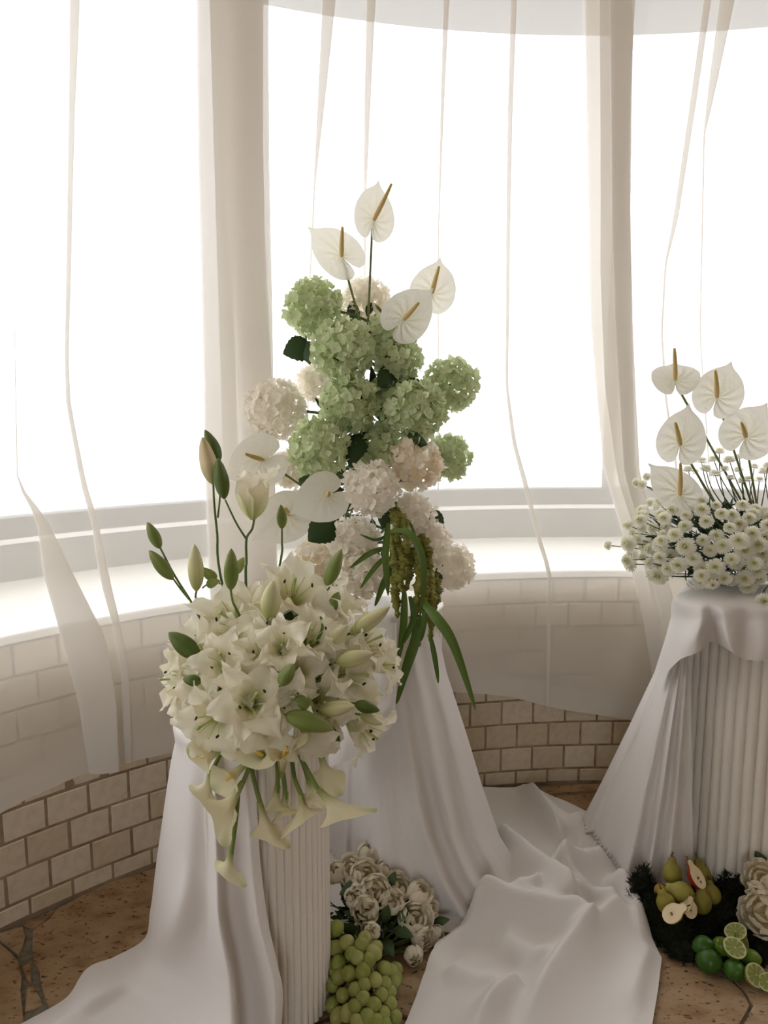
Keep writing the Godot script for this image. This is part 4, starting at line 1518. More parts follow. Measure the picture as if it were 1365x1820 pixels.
	for z in [
		[[[690, 946, 2.08], [728, 950, 2.03], [752, 1005, 2.0], [746, 1098, 2.01]], 15], [[[748, 1070, 2.06], [775, 1100, 2.0], [806, 1150, 2.0], [845, 1262, 2.03]], 22],
		[[[744, 1092, 2.05], [736, 1140, 2.02], [720, 1190, 2.01], [704, 1252, 2.03]], 20], [[[764, 1130, 2.06], [772, 1170, 2.04], [779, 1215, 2.04]], 11],
		[[[684, 974, 2.06], [655, 985, 2.0], [622, 1010, 1.98]], 10], [[[690, 985, 2.06], [665, 1010, 2.0], [640, 1046, 1.99]], 9],
		[[[694, 1010, 2.06], [680, 1040, 2.01], [666, 1078, 2.01]], 12], [[[718, 1050, 2.06], [716, 1110, 2.03], [706, 1182, 2.03]], 15],
		[[[690, 930, 2.08], [684, 990, 2.02], [690, 1060, 2.01]], 14], [[[728, 1060, 2.06], [734, 1100, 2.03], [712, 1150, 2.03]], 13],
		[[[690, 950, 2.08], [668, 960, 2.03], [640, 950, 2.03]], 6], [[[760, 1060, 2.08], [752, 1110, 2.04], [748, 1140, 2.04]], 12],
	]:
		blade(o, z[0], z[1], gr * rnd(0.75, 1.1))


func lily_bouquet() -> void:
	lily(419, 1108, 1.63, -0.25, 0.40, 0.85, 84, 0.80, "wide open white lily at the upper left of the front bouquet")
	lily(519, 1064, 1.67, 0.25, 0.55, 0.75, 84, 0.85, "wide open white lily at the top of the front bouquet, touching the tall bouquet")
	lily(447, 1249, 1.46, 0.05, 0.10, 1.0, 84, 0.85, "open white lily facing the viewer at the centre of the front bouquet")
	lily(388, 1272, 1.50, -0.40, -0.35, 0.80, 84, 0.80, "open white lily at the lower left with one long petal hanging over the cloth")
	lily(332, 1205, 1.62, -0.90, -0.05, 0.40, 66, 0.75, "white lily farthest left, its stamens pointing left over the curtain")
	lily(401, 1180, 1.52, -0.30, 0.25, 0.90, 64, 0.95, "ruffled white lily just below the upper left open one")
	lily(468, 1176, 1.53, 0.10, 0.60, 0.75, 72, 0.55, "white lily with an upright petal above the centre of the front bouquet")
	lily(566, 1240, 1.51, 0.40, -0.10, 0.90, 66, 0.50, "trumpet shaped white lily with a dark throat right of the centre bud")
	lily(602, 1198, 1.57, 0.75, 0.10, 0.65, 84, 0.75, "large pale white lily opening to the right of the front bouquet")
	lily(634, 1152, 1.63, 0.75, 0.40, 0.50, 72, 0.65, "white lily at the right between the two yellow green buds")
	lily(638, 1288, 1.56, 0.75, -0.55, 0.40, 66, 0.70, "white lily drooping at the lower right edge of the front bouquet")
	lily(502, 1152, 1.51, 0.0, 0.30, 0.95, 60, 0.90, "crumpled white lily in the heart of the front bouquet beside the little green bud")
	lily(548, 1140, 1.56, 0.30, 0.50, 0.80, 70, 0.70, "white lily behind the dark bent stalk right of the heart")
	lily(356, 1158, 1.61, -0.50, 0.40, 0.70, 62, 0.85, "white lily at the left beside the broad green bud")
	lily(508, 1240, 1.46, 0.25, -0.15, 1.0, 58, 0.85, "white lily right next to the centre one, over the dark gaps")
	lily(474, 1095, 1.64, 0.0, 0.70, 0.60, 66, 0.60, "white lily behind the pale striped bud at the top", false)
	lily(540, 1296, 1.48, 0.30, -0.65, 0.70, 64, 0.60, "white lily hanging under the biggest green bud", false)
	lily(596, 1092, 1.70, 0.50, 0.70, 0.40, 62, 0.60, "white lily at the upper right behind the slanting pale bud", false)
	lily(346, 1226, 1.60, -0.60, -0.15, 0.75, 58, 0.95, "wrinkled white lily under the leftmost one, above the cloth", false)
	lily(452, 1310, 1.50, -0.1, -0.7, 0.7, 58, 0.70, "white lily turned down between the hanging callas", false)
	lily(676, 1180, 1.66, 0.85, 0.1, 0.4, 56, 0.85, "frilly white lily at the far right rim of the front bouquet", true)
	lily(430, 1212, 1.50, -0.15, 0.15, 1.0, 56, 1.0, "crumpled white lily above and left of the open centre lily", false)
	lily(532, 1192, 1.51, 0.25, 0.35, 0.9, 58, 1.0, "crumpled white lily above the trumpet shaped one", false)
	lily(478, 1292, 1.46, 0.0, -0.5, 0.85, 60, 0.9, "white lily with drooping petals right under the centre lily", false)
	lily(412, 1140, 1.58, -0.2, 0.5, 0.8, 58, 1.0, "white lily with curled petals under the upper left open lily", false)
	lily(588, 1140, 1.61, 0.4, 0.5, 0.75, 60, 0.9, "white lily behind the pale plump bud at the right", false)
	lily(566, 1284, 1.52, 0.4, -0.5, 0.75, 60, 0.9, "white lily at the lower right behind the biggest bud", false)
	lily(366, 1236, 1.55, -0.5, 0.0, 0.85, 58, 1.0, "white lily with rolled petals left of the centre lily", false)
	lily(622, 1228, 1.56, 0.6, 0.0, 0.75, 62, 0.9, "white lily at the right above the dark bud", false)
	# sprays: several buds on one stalk
	var f := FOAM_L
	var o := thing("lily_spray", "tall lily stalk with three closed buds, one peach, left of the cream anthurium", "lily bud", "", f)
	bud_part(o, [391, 819, 1.80], [364, 764, 1.80], 12, "dark")
	bud_part(o, [379, 861, 1.77], [360, 777, 1.77], 16, "peach")
	bud_part(o, [399, 887, 1.75], [387, 814, 1.75], 14, "dark")
	stalk(o, [[379, 859, 1.77], [381, 900, 1.77], [386, 950, 1.77], [392, 1024, 1.76], f], 0.0032)
	stalk(o, [[392, 819, 1.80], [391, 880, 1.79], [387, 920, 1.77]], 0.0024)
	o = thing("lily_spray", "tall forked lily stalk with one half open white flower before the thick curtain fold", "lily", "", f)
	bloom(o, at(450, 892, 1.76), toward(at(452, 923, 1.76), 0.05, 1.0, 0.15), 100 * mpp(at(452, 923, 1.76)), 0.24, 0.4, false)
	stalk(o, [[400, 888, 1.75], [420, 930, 1.75], [437, 957, 1.75]], 0.0026)
	stalk(o, [[452, 920, 1.76], [448, 940, 1.75], [438, 958, 1.75], [438, 1000, 1.74], [437, 1030, 1.72], f], 0.0034)
	o = thing("lily_spray", "leaning lily stalk with two green buds at the far left, in front of the sill", "lily bud", "", f)
	bud_part(o, [285, 975, 1.74], [262, 928, 1.74], 11, "green")
	bud_part(o, [308, 1030, 1.72], [265, 978, 1.72], 13, "green")
	stalk(o, [[285, 974, 1.74], [310, 1022, 1.73], [340, 1070, 1.71], [365, 1115, 1.70], f], 0.0030)
	stalk(o, [[308, 1029, 1.72], [322, 1048, 1.72], [336, 1065, 1.71]], 0.0026)
	bud([501, 940, 1.80], [499, 897, 1.80], 10, "green", [[501, 965, 1.79], [499, 995, 1.78]], "small green lily bud standing alone in front of the cream anthurium")
	bud([349, 1051, 1.70], [345, 967, 1.72], 15, "pale", [[352, 1075, 1.69]], "pale lily bud just opening at its tip, left of the tall stalks")
	bud([410, 1049, 1.62], [411, 975, 1.63], 14, "green", [[414, 1070, 1.61], [428, 1104, 1.62]], "green upright lily bud in front of the wide open upper left lily")
	bud([580, 1042, 1.68], [607, 976, 1.70], 14, "green", [[572, 1068, 1.68]], "green lily bud leaning right in front of the white hydrangeas")
	bud([588, 1086, 1.66], [602, 1052, 1.67], 11, "green", [], "small green bud just below the leaning one")
	bud([622, 1127, 1.60], [693, 1078, 1.60], 15, "pale", [[610, 1132, 1.60]], "long pale bud pointing to the upper right, farthest right of the front bouquet")
	bud([581, 1153, 1.55], [618, 1111, 1.55], 15, "pale", [[560, 1150, 1.56]], "pale plump bud below the long slanting one")
	bud([597, 1177, 1.52], [663, 1161, 1.52], 16, "pale", [], "pale green bud lying level, pointing right")
	bud([354, 1169, 1.55], [300, 1124, 1.56], 18, "dark", [], "broad dark green bud at the left, pointing to the upper left")
	bud([476, 1099, 1.56], [486, 1032, 1.57], 19, "pale", [], "fat pale striped bud standing at the top of the front bouquet")
	bud([524, 1126, 1.58], [546, 1090, 1.60], 16, "pale", [], "pale bud beside the dark bent stalk")
	bud([534, 1026, 1.72], [557, 1003, 1.72], 9, "green", [], "little green bud peeping out at the top right before the hydrangeas")
	bud([498, 1219, 1.44], [522, 1180, 1.44], 14, "green", [], "bright green bud in the middle of the front bouquet")
	bud([528, 1239, 1.45], [559, 1264, 1.45], 13, "green", [], "green bud pointing down right, between the centre lily and the trumpet lily")
	bud([506, 1271, 1.43], [593, 1297, 1.43], 19, "green", [], "biggest green bud, lying across the lower middle")
	bud([630, 1250, 1.50], [675, 1263, 1.50], 12, "dark", [], "dark green bud pointing right at the right rim")
	bud([566, 1264, 1.47], [630, 1254, 1.47], 15, "pale", [], "pale bud lying level above the biggest green bud")
	bud([640, 1270, 1.51], [680, 1287, 1.51], 10, "pale", [], "slim pale bud at the lower right rim")
	bud([358, 1212, 1.54], [325, 1207, 1.54], 11, "dark", [], "small dark bud under the broad left bud")
	o = thing("lily_stalk", "dark bent bare stalk rising from the heart of the front bouquet", "stalk", "", f)
	stalk(o, [[570, 1095, 1.58], [573, 1115, 1.57], [563, 1140, 1.56], [556, 1155, 1.57], f], 0.0038)
	leaf("lily_leaf", 575, 1290, 1.50, 605, 1318, 1.50, 10, "short green leaf below the biggest bud at the right")
	leaf("lily_leaf", 366, 1040, 1.72, 392, 1032, 1.72, 9, "green leaf at the foot of the tall stalks, left one", "", 0.2, lin(140, 150, 80))
	leaf("lily_leaf", 385, 1030, 1.74, 358, 1008, 1.74, 10, "pale green leaf behind the pale opening bud", "", 0.2, lin(140, 150, 80))
	leaf("lily_leaf", 420, 1020, 1.70, 434, 990, 1.72, 9, "green leaf beside the upright bud, between the tall stalks", "", 0.2, lin(140, 150, 80))
	foliage("green leaves and stems filling the gaps inside the lily bouquet", at(490, 1190, 1.68), Vector3(0.12, 0.11, 0.09), 70, 0.055, M.leaf)
	# hanging callas
	calla([[445, 1335, 1.52], [450, 1380, 1.48]], [462, 1425, 1.46], [480, 1492, 1.45], [500, 1512, 1.44], 20, "calla lily at the bottom centre with a curled green tip, hanging on a straight stem")
	calla([[525, 1325, 1.50], [546, 1368, 1.46]], [566, 1403, 1.44], [618, 1454, 1.42], [654, 1467, 1.41], 30, "big calla lily at the lower right, its open mouth turned to the right")
	calla([[424, 1400, 1.50], [420, 1450, 1.47]], [411, 1516, 1.45], [404, 1556, 1.44], [418, 1574, 1.43], 20, "lowest calla lily hanging alone on a long stem")
	calla([[518, 1345, 1.50], [524, 1385, 1.47]], [535, 1412, 1.46], [540, 1462, 1.45], [516, 1492, 1.44], 21, "calla lily with a yellowed neck right of the bottom centre one", 0.7)
	calla([[530, 1335, 1.51], [540, 1362, 1.49]], [548, 1386, 1.49], [562, 1430, 1.48], [572, 1450, 1.48], 18, "slim calla lily close behind the big right one")
	calla([[490, 1345, 1.52], [493, 1370, 1.50]], [493, 1396, 1.49], [484, 1448, 1.48], [474, 1462, 1.48], 19, "calla lily hanging straight down at the middle, its lip to the left")
	calla([[500, 1350, 1.52], [504, 1380, 1.50]], [507, 1408, 1.49], [505, 1456, 1.48], [496, 1470, 1.48], 18, "narrow calla lily hanging just right of the middle one")
	calla([[398, 1330, 1.52], [386, 1352, 1.50]], [376, 1372, 1.49], [362, 1424, 1.48], [372, 1462, 1.47], 21, "calla lily at the left bending down along the cloth")
	calla([[450, 1345, 1.50], [442, 1366, 1.46]], [432, 1390, 1.45], [392, 1462, 1.43], [378, 1492, 1.42], 27, "wide calla lily lying open to the lower left, with a green tip")
	calla([[420, 1315, 1.50], [405, 1325, 1.48]], [392, 1334, 1.47], [352, 1350, 1.46], [330, 1356, 1.46], 26, "calla lily opening to the left under the long hanging petal")
	calla([[455, 1325, 1.50], [445, 1345, 1.47]], [436, 1358, 1.46], [396, 1392, 1.44], [374, 1410, 1.44], 27, "calla lily with a thin green tip pointing down left, above the wide one")
	calla([[500, 1300, 1.50], [502, 1320, 1.47]], [500, 1378, 1.46], [508, 1318, 1.43], [526, 1302, 1.42], 22, "calla lily whose open throat faces up at the middle")
	calla([[560, 1310, 1.52], [566, 1325, 1.49]], [570, 1338, 1.48], [586, 1392, 1.47], [596, 1416, 1.46], 22, "calla lily hanging at the right above the big one")
	calla([[474, 1320, 1.50], [478, 1335, 1.48]], [476, 1345, 1.48], [452, 1336, 1.45], [430, 1322, 1.44], 24, "calla lily sideways under the centre lily, lip to the upper left")


func button_bouquet() -> void:
	mum(1080, 969, 2.28, -0.9, 0.1, 0.35, 10, 0, "lone white button chrysanthemum farthest left on a bare stem, before the bright sill", "")
	mum(1358, 1068, 2.02, 0.3, -0.3, 0.9, 15, 1, "white button chrysanthemum hanging lowest, over the cloth at the right edge", "")
	mum(1247, 1023, 2.05, -0.1, -0.1, 1.0, 14, 2, "white button chrysanthemum at the lower front rim, over the cloth, the left one of two", "")
	mum(1267, 1039, 2.04, 0.1, -0.5, 0.8, 10, 0, "small button chrysanthemum at the lower front rim, the right and lower of two", "")
	for z in [[1130, 858, 2.34, 10], [1141, 861, 2.32, 10], [1149, 847, 2.36, 9], [1115, 933, 2.30, 11], [1123, 947, 2.28, 9], [1139, 905, 2.34, 10], [1145, 915, 2.32, 11], [1155, 893, 2.38, 10], [1156, 1023, 2.22, 11], [1172, 1022, 2.20, 8], [1133, 958, 2.26, 11], [1152, 975, 2.22, 12], [1141, 990, 2.28, 9], [1153, 999, 2.20, 12], [1171, 890, 2.36, 9], [1182, 935, 2.22, 13], [1176, 950, 2.18, 12], [1195, 950, 2.16, 14]]:
		mum(z[0], z[1], z[2], -0.75, rnd(-0.1, 0.4), rnd(0.3, 0.7), z[3], rng.randi() % 3, "%s white button chrysanthemum on a long stem at the %s left of the right bouquet" % ["small" if z[3] < 10 else "round" if z[3] < 12 else "large", "upper" if z[1] < 890 else "middle" if z[1] < 940 else "lower" if z[1] < 985 else "lowest"], "chrysanthemums on the left side of the right bouquet")
	for z in [[1279, 801, 2.33, 11], [1247, 818, 2.30, 12], [1268, 815, 2.34, 11], [1296, 816, 2.30, 12], [1314, 811, 2.38, 10], [1255, 832, 2.26, 12], [1271, 841, 2.22, 13], [1288, 833, 2.28, 11], [1223, 833, 2.30, 11], [1298, 848, 2.24, 10], [1331, 851, 2.28, 12], [1319, 853, 2.32, 10], [1358, 836, 2.34, 11], [1350, 852, 2.3, 11], [1236, 838, 2.36, 9], [1341, 828, 2.40, 9], [1312, 834, 2.36, 10], [1212, 846, 2.36, 9], [1365, 826, 2.3, 10]]:
		mum(z[0], z[1], z[2], rnd(-0.25, 0.25), 0.95, rnd(0.05, 0.35), z[3], rng.randi() % 3, "%s white button chrysanthemum standing on top of the right bouquet, %s the anthurium stems" % ["small" if z[3] < 11 else "broad", "left of" if z[0] < 1262 else "between" if z[0] < 1325 else "right of"], "chrysanthemums standing on top of the right bouquet")
	var c := at(1285, 955, 2.28)
	var n := 440
	var count := 0
	for k in n:
		var h := 1.0 - 2.0 * (k + 0.5) / n
		var a := k * 2.39996
		var g := sqrt(1.0 - h * h)
		var d := Vector3(g * cos(a), h, g * sin(a))
		if d.z < -0.25 or h < -0.75 or h > 0.72:
			continue
		var p := c + d * Vector3(0.285, 0.20, 0.23) * rnd(0.70, 1.08)
		if p.y < 0.935 or (d.x < -0.55 and rnd(0, 1) < 0.35):
			continue
		# back to a pixel, for the size as seen
		var e := p - Vector3(0, EYE, 0)
		var q := e.rotated(Vector3.RIGHT, PITCH)
		var x := 682.5 - q.x / q.z * F
		var y := 910.0 + q.y / q.z * F
		if x > 1420:
			continue
		var r := lerpf(10.5, 16.0, clampf((y - 860.0) / 120.0, 0, 1)) * rnd(0.78, 1.2)
		mum(x, y, -p.z, d.x * 0.8, d.y * 0.9 + rnd(-0.1, 0.35), 0.55 + maxf(0.0, d.z) + rnd(-0.2, 0.2), r, k, "%s white button chrysanthemum %s, %s of the right arrangement" % ["small" if r < 13.5 else "medium" if r < 16 else "large", "high in the dense front" if y < 905 else "midway up the dense front" if y < 965 else "low above the cloth", "left part" if x < 1215 else "middle left" if x < 1275 else "middle right" if x < 1330 else "right edge"], "chrysanthemums in the front of the right bouquet")
		count += 1
	foliage("dark green leaves among the stems of the button chrysanthemums", c - Vector3(0, 0.02, 0.02), Vector3(0.19, 0.11, 0.14), 600, 0.035, M.dark_leaf)
	var a2 := func(bx, by, tx, ty, half, turn, sx, sy, d, d2, label, lobe, cup) -> void:
		anthurium(at(bx, by, d), at(tx, ty, d2), half, turn, at(sx, sy, d - 0.035), FOAM_R + Vector3(rnd(-0.04, 0.04), 0, rnd(-0.04, 0.04)), label, lobe, cup)
	a2.call(1200, 678, 1199, 640, 40, 0.1, 1198, 628, 2.34, 2.46, "white anthurium farthest left of the upper three at the right, leaning back", 1.15, 0.2)
	a2.call(1274, 707, 1299, 645, 42, 0.0, 1270, 663, 2.30, 2.34, "white anthurium in the middle of the upper three at the right", 1.05, 0.12)
	a2.call(1209, 791, 1224, 721, 41, 0.0, 1200, 754, 2.22, 2.25, "white anthurium below the upper left one, its heart facing the viewer", 0.95, 0.12)
	a2.call(1325, 777, 1362, 719, 46, 0.0, 1316, 754, 2.24, 2.26, "white anthurium at the right edge of the photo, tip to the upper right", 1.1, 0.12)
	a2.call(1208, 880, 1157, 826, 34, 0.35, 1207, 826, 2.18, 2.22, "lowest white anthurium of the right bouquet, half sunk among the button flowers", 1.1, 0.12)


func rose_heap() -> void:
	var foot := at(655, 1690, 0.02)
	for z in [
		[655, 1517, 2.10, 0.2, 0.8, 0.5, 20, 0.3, "topmost white rose bud of the heap on the floor"],
		[624, 1545, 2.03, -0.2, 0.3, 0.9, 26, 0.9, "open white rose at the upper left of the heap, under the topmost bud"],
		[650, 1556, 2.00, 0.1, 0.3, 0.9, 26, 0.9, "open white rose in the upper middle of the heap"],
		[667, 1585, 1.95, 0.1, 0.1, 1.0, 27, 0.9, "large open white rose at the centre of the heap"],
		[633, 1594, 1.94, -0.2, 0.2, 0.9, 20, 0.4, "half closed white rose left of the centre one"],
		[649, 1617, 1.90, -0.2, -0.1, 1.0, 23, 1.0, "flat open white rose below the centre one, its heart facing the viewer"],
		[698, 1602, 1.94, 0.2, 0.2, 0.9, 20, 0.4, "round closed white rose right of the centre"],
		[708, 1576, 2.00, 0.4, 0.5, 0.7, 23, 0.7, "white rose at the upper right of the heap"],
		[688, 1550, 2.05, 0.3, 0.7, 0.5, 20, 0.6, "white rose behind the upper right one"],
		[746, 1588, 1.98, 0.5, 0.6, 0.5, 22, 0.7, "white rose at the right, highest of the right hand cluster"],
		[739, 1632, 1.92, 0.2, 0.2, 1.0, 28, 1.0, "biggest open white rose, in the right hand cluster"],
		[762, 1614, 1.96, 0.8, 0.3, 0.5, 18, 0.7, "small white rose tucked behind the biggest one"],
		[752, 1666, 1.90, 0.5, -0.2, 0.8, 20, 0.8, "white rose under the biggest one"],
		[776, 1662, 1.93, 0.9, 0.0, 0.4, 15, 0.4, "farthest right white rose bud, beside the floor cloth"],
		[735, 1698, 1.85, 0.2, -0.5, 0.8, 16, 0.3, "lowest white rose bud, hanging over the stone floor"],
		[662, 1655, 1.82, -0.1, 0.2, 0.95, 14, 0.3, "white rose bud right above the green grapes"],
		[596, 1550, 2.02, -0.4, 0.4, 0.7, 18, 0.4, "white rose half hidden behind the front pedestal"],
	]:
		rose(z[0], z[1], z[2], z[3], z[4], z[5], z[6] * 1.12, z[7], foot + Vector3(rnd(-0.03, 0.03), 0, rnd(-0.03, 0.03)), "rose", "rose", z[8])
	for z in [
		[640, 1570, 1.98, 603, 1590, 1.96, 12, "broad leaf left of the half closed rose"], [690, 1580, 1.98, 703, 1548, 1.99, 9, "leaf standing between the two upper right roses"],
		[660, 1640, 1.90, 610, 1620, 1.92, 10, "leaf left of the flat open rose"], [680, 1640, 1.90, 690, 1608, 1.88, 11, "leaf under the round closed rose"],
		[720, 1610, 1.95, 712, 1640, 1.88, 11, "leaf between the centre and the right hand cluster"], [630, 1660, 1.86, 612, 1640, 1.84, 12, "leaf above the grapes at the left"],
		[700, 1650, 1.90, 735, 1665, 1.86, 10, "leaf below the biggest rose"], [770, 1640, 1.96, 800, 1634, 1.95, 8, "thin leaf on the floor cloth at the right of the heap"], [680, 1670, 1.88, 700, 1700, 1.82, 12, "leaf hanging to the floor right of the grapes"],
	]:
		leaf("rose_leaf", z[0], z[1], z[2], z[3], z[4], z[5], z[6], "dark green rose " + z[7], "", 0.1, lin(70, 86, 50))
	foliage("dark green leaves and stems under the white roses on the floor", at(672, 1640, 1.99), Vector3(0.14, 0.08, 0.08), 230, 0.045, M.leaf, -0.75)


# ---------------------------------------------------------------- fruit and moss
func make_fruit() -> void:
	grapes()
	pears()
	limes()
	moss()
	var foot := at(1372, 1660, 0.02)
	rose(1353, 1560, 1.98, -0.3, 0.3, 0.9, 33, 0.9, foot, "peony", "peony", "upper white peony at the right edge above the moss", "", 7)
	rose(1358, 1622, 1.92, -0.3, 0.0, 0.95, 44, 1.0, foot, "peony", "peony", "lower and larger white peony at the right edge beside the moss", "", 7)
	leaf("peony_leaf", 1362, 1545, 2.04, 1342, 1512, 2.06, 11, "dark leaf above the upper peony, against the ribbed pedestal")
	leaf("peony_leaf", 1350, 1552, 2.04, 1368, 1530, 2.04, 10, "dark leaf at the right edge beside the upper peony")


func grapes() -> void:
	var foot := at(648, 1742, 0.0)
	var o := thing("grape_bunch", "big bunch of green grapes on the floor beside the front pedestal", "grapes", "", foot)
	var balls := []
	for k in 3:
		var mb := Mb.new()
		lathe(mb, ball_profile(1.0, 1.0 + 0.12 * k, 14), 18)
		var col := [lin(156, 158, 88), lin(146, 152, 78), lin(172, 170, 102)][k] as Color
		mb.tint(col)
		balls.append(mb.mesh(true))
	var spots := []
	for z in ["98,495", "140,472", "195,480", "178,528", "108,550", "148,588", "170,648", "125,670", "88,705", "140,735", "222,535", "245,612", "200,580", "280,572", "312,615", "268,667", "240,705", "298,700", "275,738", "305,580", "85,630", "110,600", "200,680", "215,750", "170,710", "240,510", "205,630", "280,625", "300,655", "315,760", "250,765", "85,570", "100,420", "160,515", "105,745", "180,770", "280,780"]:
		var q: PackedStringArray = z.split(",")
		spots.append(Vector2(550 + float(q[0]) / 2.1, 1450 + float(q[1]) / 2.1))
	for k in spots.size() * 2:
		var q: Vector2 = spots[k % spots.size()]
		var x := q.x
		var y := q.y
		var back := 0.0
		if k >= spots.size():
			x += rnd(-8, 8)
			y += rnd(-8, 8)
			back = 0.035
		var u := (x - 645.0) / 62.0
		var d := lerpf(1.83, 1.66, clampf((y - 1645.0) / 175.0, 0, 1)) - 0.045 * (1.0 - minf(1.0, u * u)) + back
		var p := at(x, y, d)
		if k >= spots.size() and (p.y < 0.02 or y > 1790):
			continue
		var r := rnd(12.6, 14.4) * mpp(p)
		p.y = maxf(p.y, r)
		var b := frame(Vector3(rnd(-1, 1), rnd(-0.4, 1), rnd(-1, 1)), rnd(0, TAU))
		part("grape", balls[rng.randi() % 3], M.grape, o, Transform3D(b.scaled(Vector3.ONE * r), p - foot))
	for z in [[[616, 1712, 1.74], [628, 1700, 1.74], [655, 1690, 1.75]], [[655, 1690, 1.75], [660, 1740, 1.72], [661, 1770, 1.70]], [[655, 1690, 1.75], [640, 1680, 1.80], [630, 1660, 1.84]]]:
		stalk(o, z, 0.0026)


func pear_profile(n: int) -> Array:      # [radius, height], height 0..1
	var o := []
	for k in n + 1:
		var t := float(k) / n
		var r := 0.36 * sqrt(maxf(0.0, 1.0 - pow((t - 0.36) / 0.37, 2.0))) if t < 0.36 else 0.0
		if t >= 0.36:
			var u := (t - 0.36) / 0.64
			r = lerpf(0.36 * cos(u * 1.1), 0.15, smoothstep(0.3, 0.85, u)) * (1.0 if u < 0.86 else sqrt(maxf(0.0, 1.0 - pow((u - 0.86) / 0.145, 2.0))))
		o.append([maxf(r, 0.002), t])
	return o

func pear(x: float, y: float, d: float, dx: float, dy: float, f: float, hpx: float, col: Color, col2: Color, label: String) -> void:
	var c := at(x, y, d)
	var ax := toward(c, dx, dy, f)
	var s := hpx * mpp(c)
	var o := thing("pear", label, "pear", "", c)
	var mb := Mb.new()
	var prof := pear_profile(22)
	var cols := []
	for k in prof.size():
		cols.append(col.lerp(col2, 0.5 + 0.5 * sin(k * 0.21)))
	var xf := Transform3D(frame(ax, rnd(0, TAU)).scaled(Vector3.ONE * s), -ax * s * 0.45)
	lathe(mb, prof, 24, Transform3D(), cols)
	part("body", mb.mesh(true), M.solid, o, xf)
	part("stem", tube_mesh(smooth([Vector3(0, 0.97, 0), Vector3(0.015, 1.07, 0), Vector3(0.06, 1.18, 0.02)], 4), [0.022, 0.018, 0.026], 7, lin(78, 56, 34)), M.solid, o, xf)

func pear_half(x: float, y: float, d: float, ax: Vector3, face: Vector3, hpx: float, thick: float, skin: Color, label: String) -> void:
	var c := at(x, y, d)
	var s := hpx * mpp(c)
	var o := thing("cut_pear", label, "pear", "", c)
	var z := (face - ax * face.dot(ax)).normalized()
	var xf := Transform3D(Basis(ax.cross(z), ax, z).scaled(Vector3.ONE * s), -ax * s * 0.45)
	var prof := pear_profile(22)
	var rows := []
	var cap := []
	var cc := []
	for k in prof.size():
		var row := []
		for j in 13:
			var a := PI + PI * j / 12.0
			row.append(Vector3(prof[k][0] * cos(a), prof[k][1], prof[k][0] * sin(a) * thick))
		rows.append(row)
		var r: float = prof[k][0]
		var line := []
		var lc := []
		for j in 9:
			var u := (j - 4) / 4.0
			var core := exp(-pow((prof[k][1] - 0.36) / 0.13, 2.0) - pow(u * r / 0.09, 2.0) * 1.2)
			line.append(Vector3(u * r, prof[k][1], -0.03 * core))
			lc.append(lin(226, 206, 168).lerp(lin(206, 176, 128), core * 0.8) if absf(u) < 0.95 else lin(214, 190, 130))
		cap.append(line)
		cc.append(lc)
	var mb := Mb.new()
	mb.grid(rows)
	mb.tint(skin)
	part("skin", mb.mesh(), M.solid, o, xf)
	mb = Mb.new()
	mb.grid(cap, false, cc)
	var flesh := part("flesh", mb.mesh(), M.solid, o, xf)
	mb = Mb.new()
	for q in [-1, 1]:
		lathe(mb, ball_profile(0.022, 2.0, 6), 8, Transform3D(Basis(Vector3.BACK, 0.35 * q), Vector3(0.035 * q, 0.36, -0.012)))
	mb.tint(lin(80, 48, 28))
	part("seeds", mb.mesh(), M.solid, flesh)
	part("stem", tube_mesh(smooth([Vector3(0, 0.97, -0.03), Vector3(0.02, 1.08, -0.03), Vector3(0.03, 1.14, -0.02)], 4), [0.02, 0.024], 6, lin(78, 56, 34)), M.solid, o, xf)

func pears() -> void:
	var g := lin(150, 140, 62)
	var g2 := lin(136, 124, 48)
	pear(1195, 1550, 2.06, -0.10, 0.99, 0.1, 46, g2, g, "whole green pear standing upright at the back of the fruit pile")
	pear(1210, 1586, 1.99, -0.85, 0.15, 0.35, 52, lin(164, 156, 84), g, "whole yellow green pear lying on its side in the middle of the pile")
	pear(1183, 1603, 1.97, -0.35, 0.75, 0.5, 46, g, g2, "green pear leaning at the left of the pile behind the cut half")
	pear(1177, 1582, 2.03, 0.55, 0.45, -0.5, 34, lin(176, 116, 62), lin(160, 130, 60), "pear with an orange blush at the left of the pile")
	pear(1247, 1602, 1.98, -0.05, 0.85, 0.3, 48, g2, lin(120, 110, 44), "shaded green pear at the right under the red half")
	pear(1266, 1588, 2.01, -0.3, 0.9, 0.1, 40, lin(120, 110, 46), g2, "dark green pear at the far right of the pile")
	pear(1246, 1551, 2.08, -0.3, 0.9, 0.2, 44, lin(120, 112, 50), g2, "green pear with a dark stem behind the red half")
	var c := at(1240, 1557, 2.0)
	pear_half(1239, 1556, 2.0, toward(c, -0.55, 0.80, 0.05), toward(c, 0.72, 0.42, 0.55), 50, 0.95, lin(140, 34, 26), "red skinned pear half showing its pale cut face, at the top of the pile")
	c = at(1197, 1624, 1.92)
	pear_half(1197, 1622, 1.92, toward(c, 0.72, 0.55, 0.2), toward(c, -0.1, 0.5, 0.85), 48, 0.9, lin(150, 130, 60), "cut pear half facing the viewer at the front of the pile")
	pear_half(1228, 1615, 1.94, toward(c, -0.1, 0.95, 0.1), toward(c, 0.5, 0.3, 0.8), 36, 0.35, lin(150, 130, 60), "thin pear slice standing right beside the front cut half")
	pear_half(1219, 1609, 1.95, toward(c, 0.45, 0.85, 0.1), toward(c, -0.6, 0.3, 0.7), 34, 0.35, lin(150, 130, 60), "pear slice leaning between the cut half and the other slice")

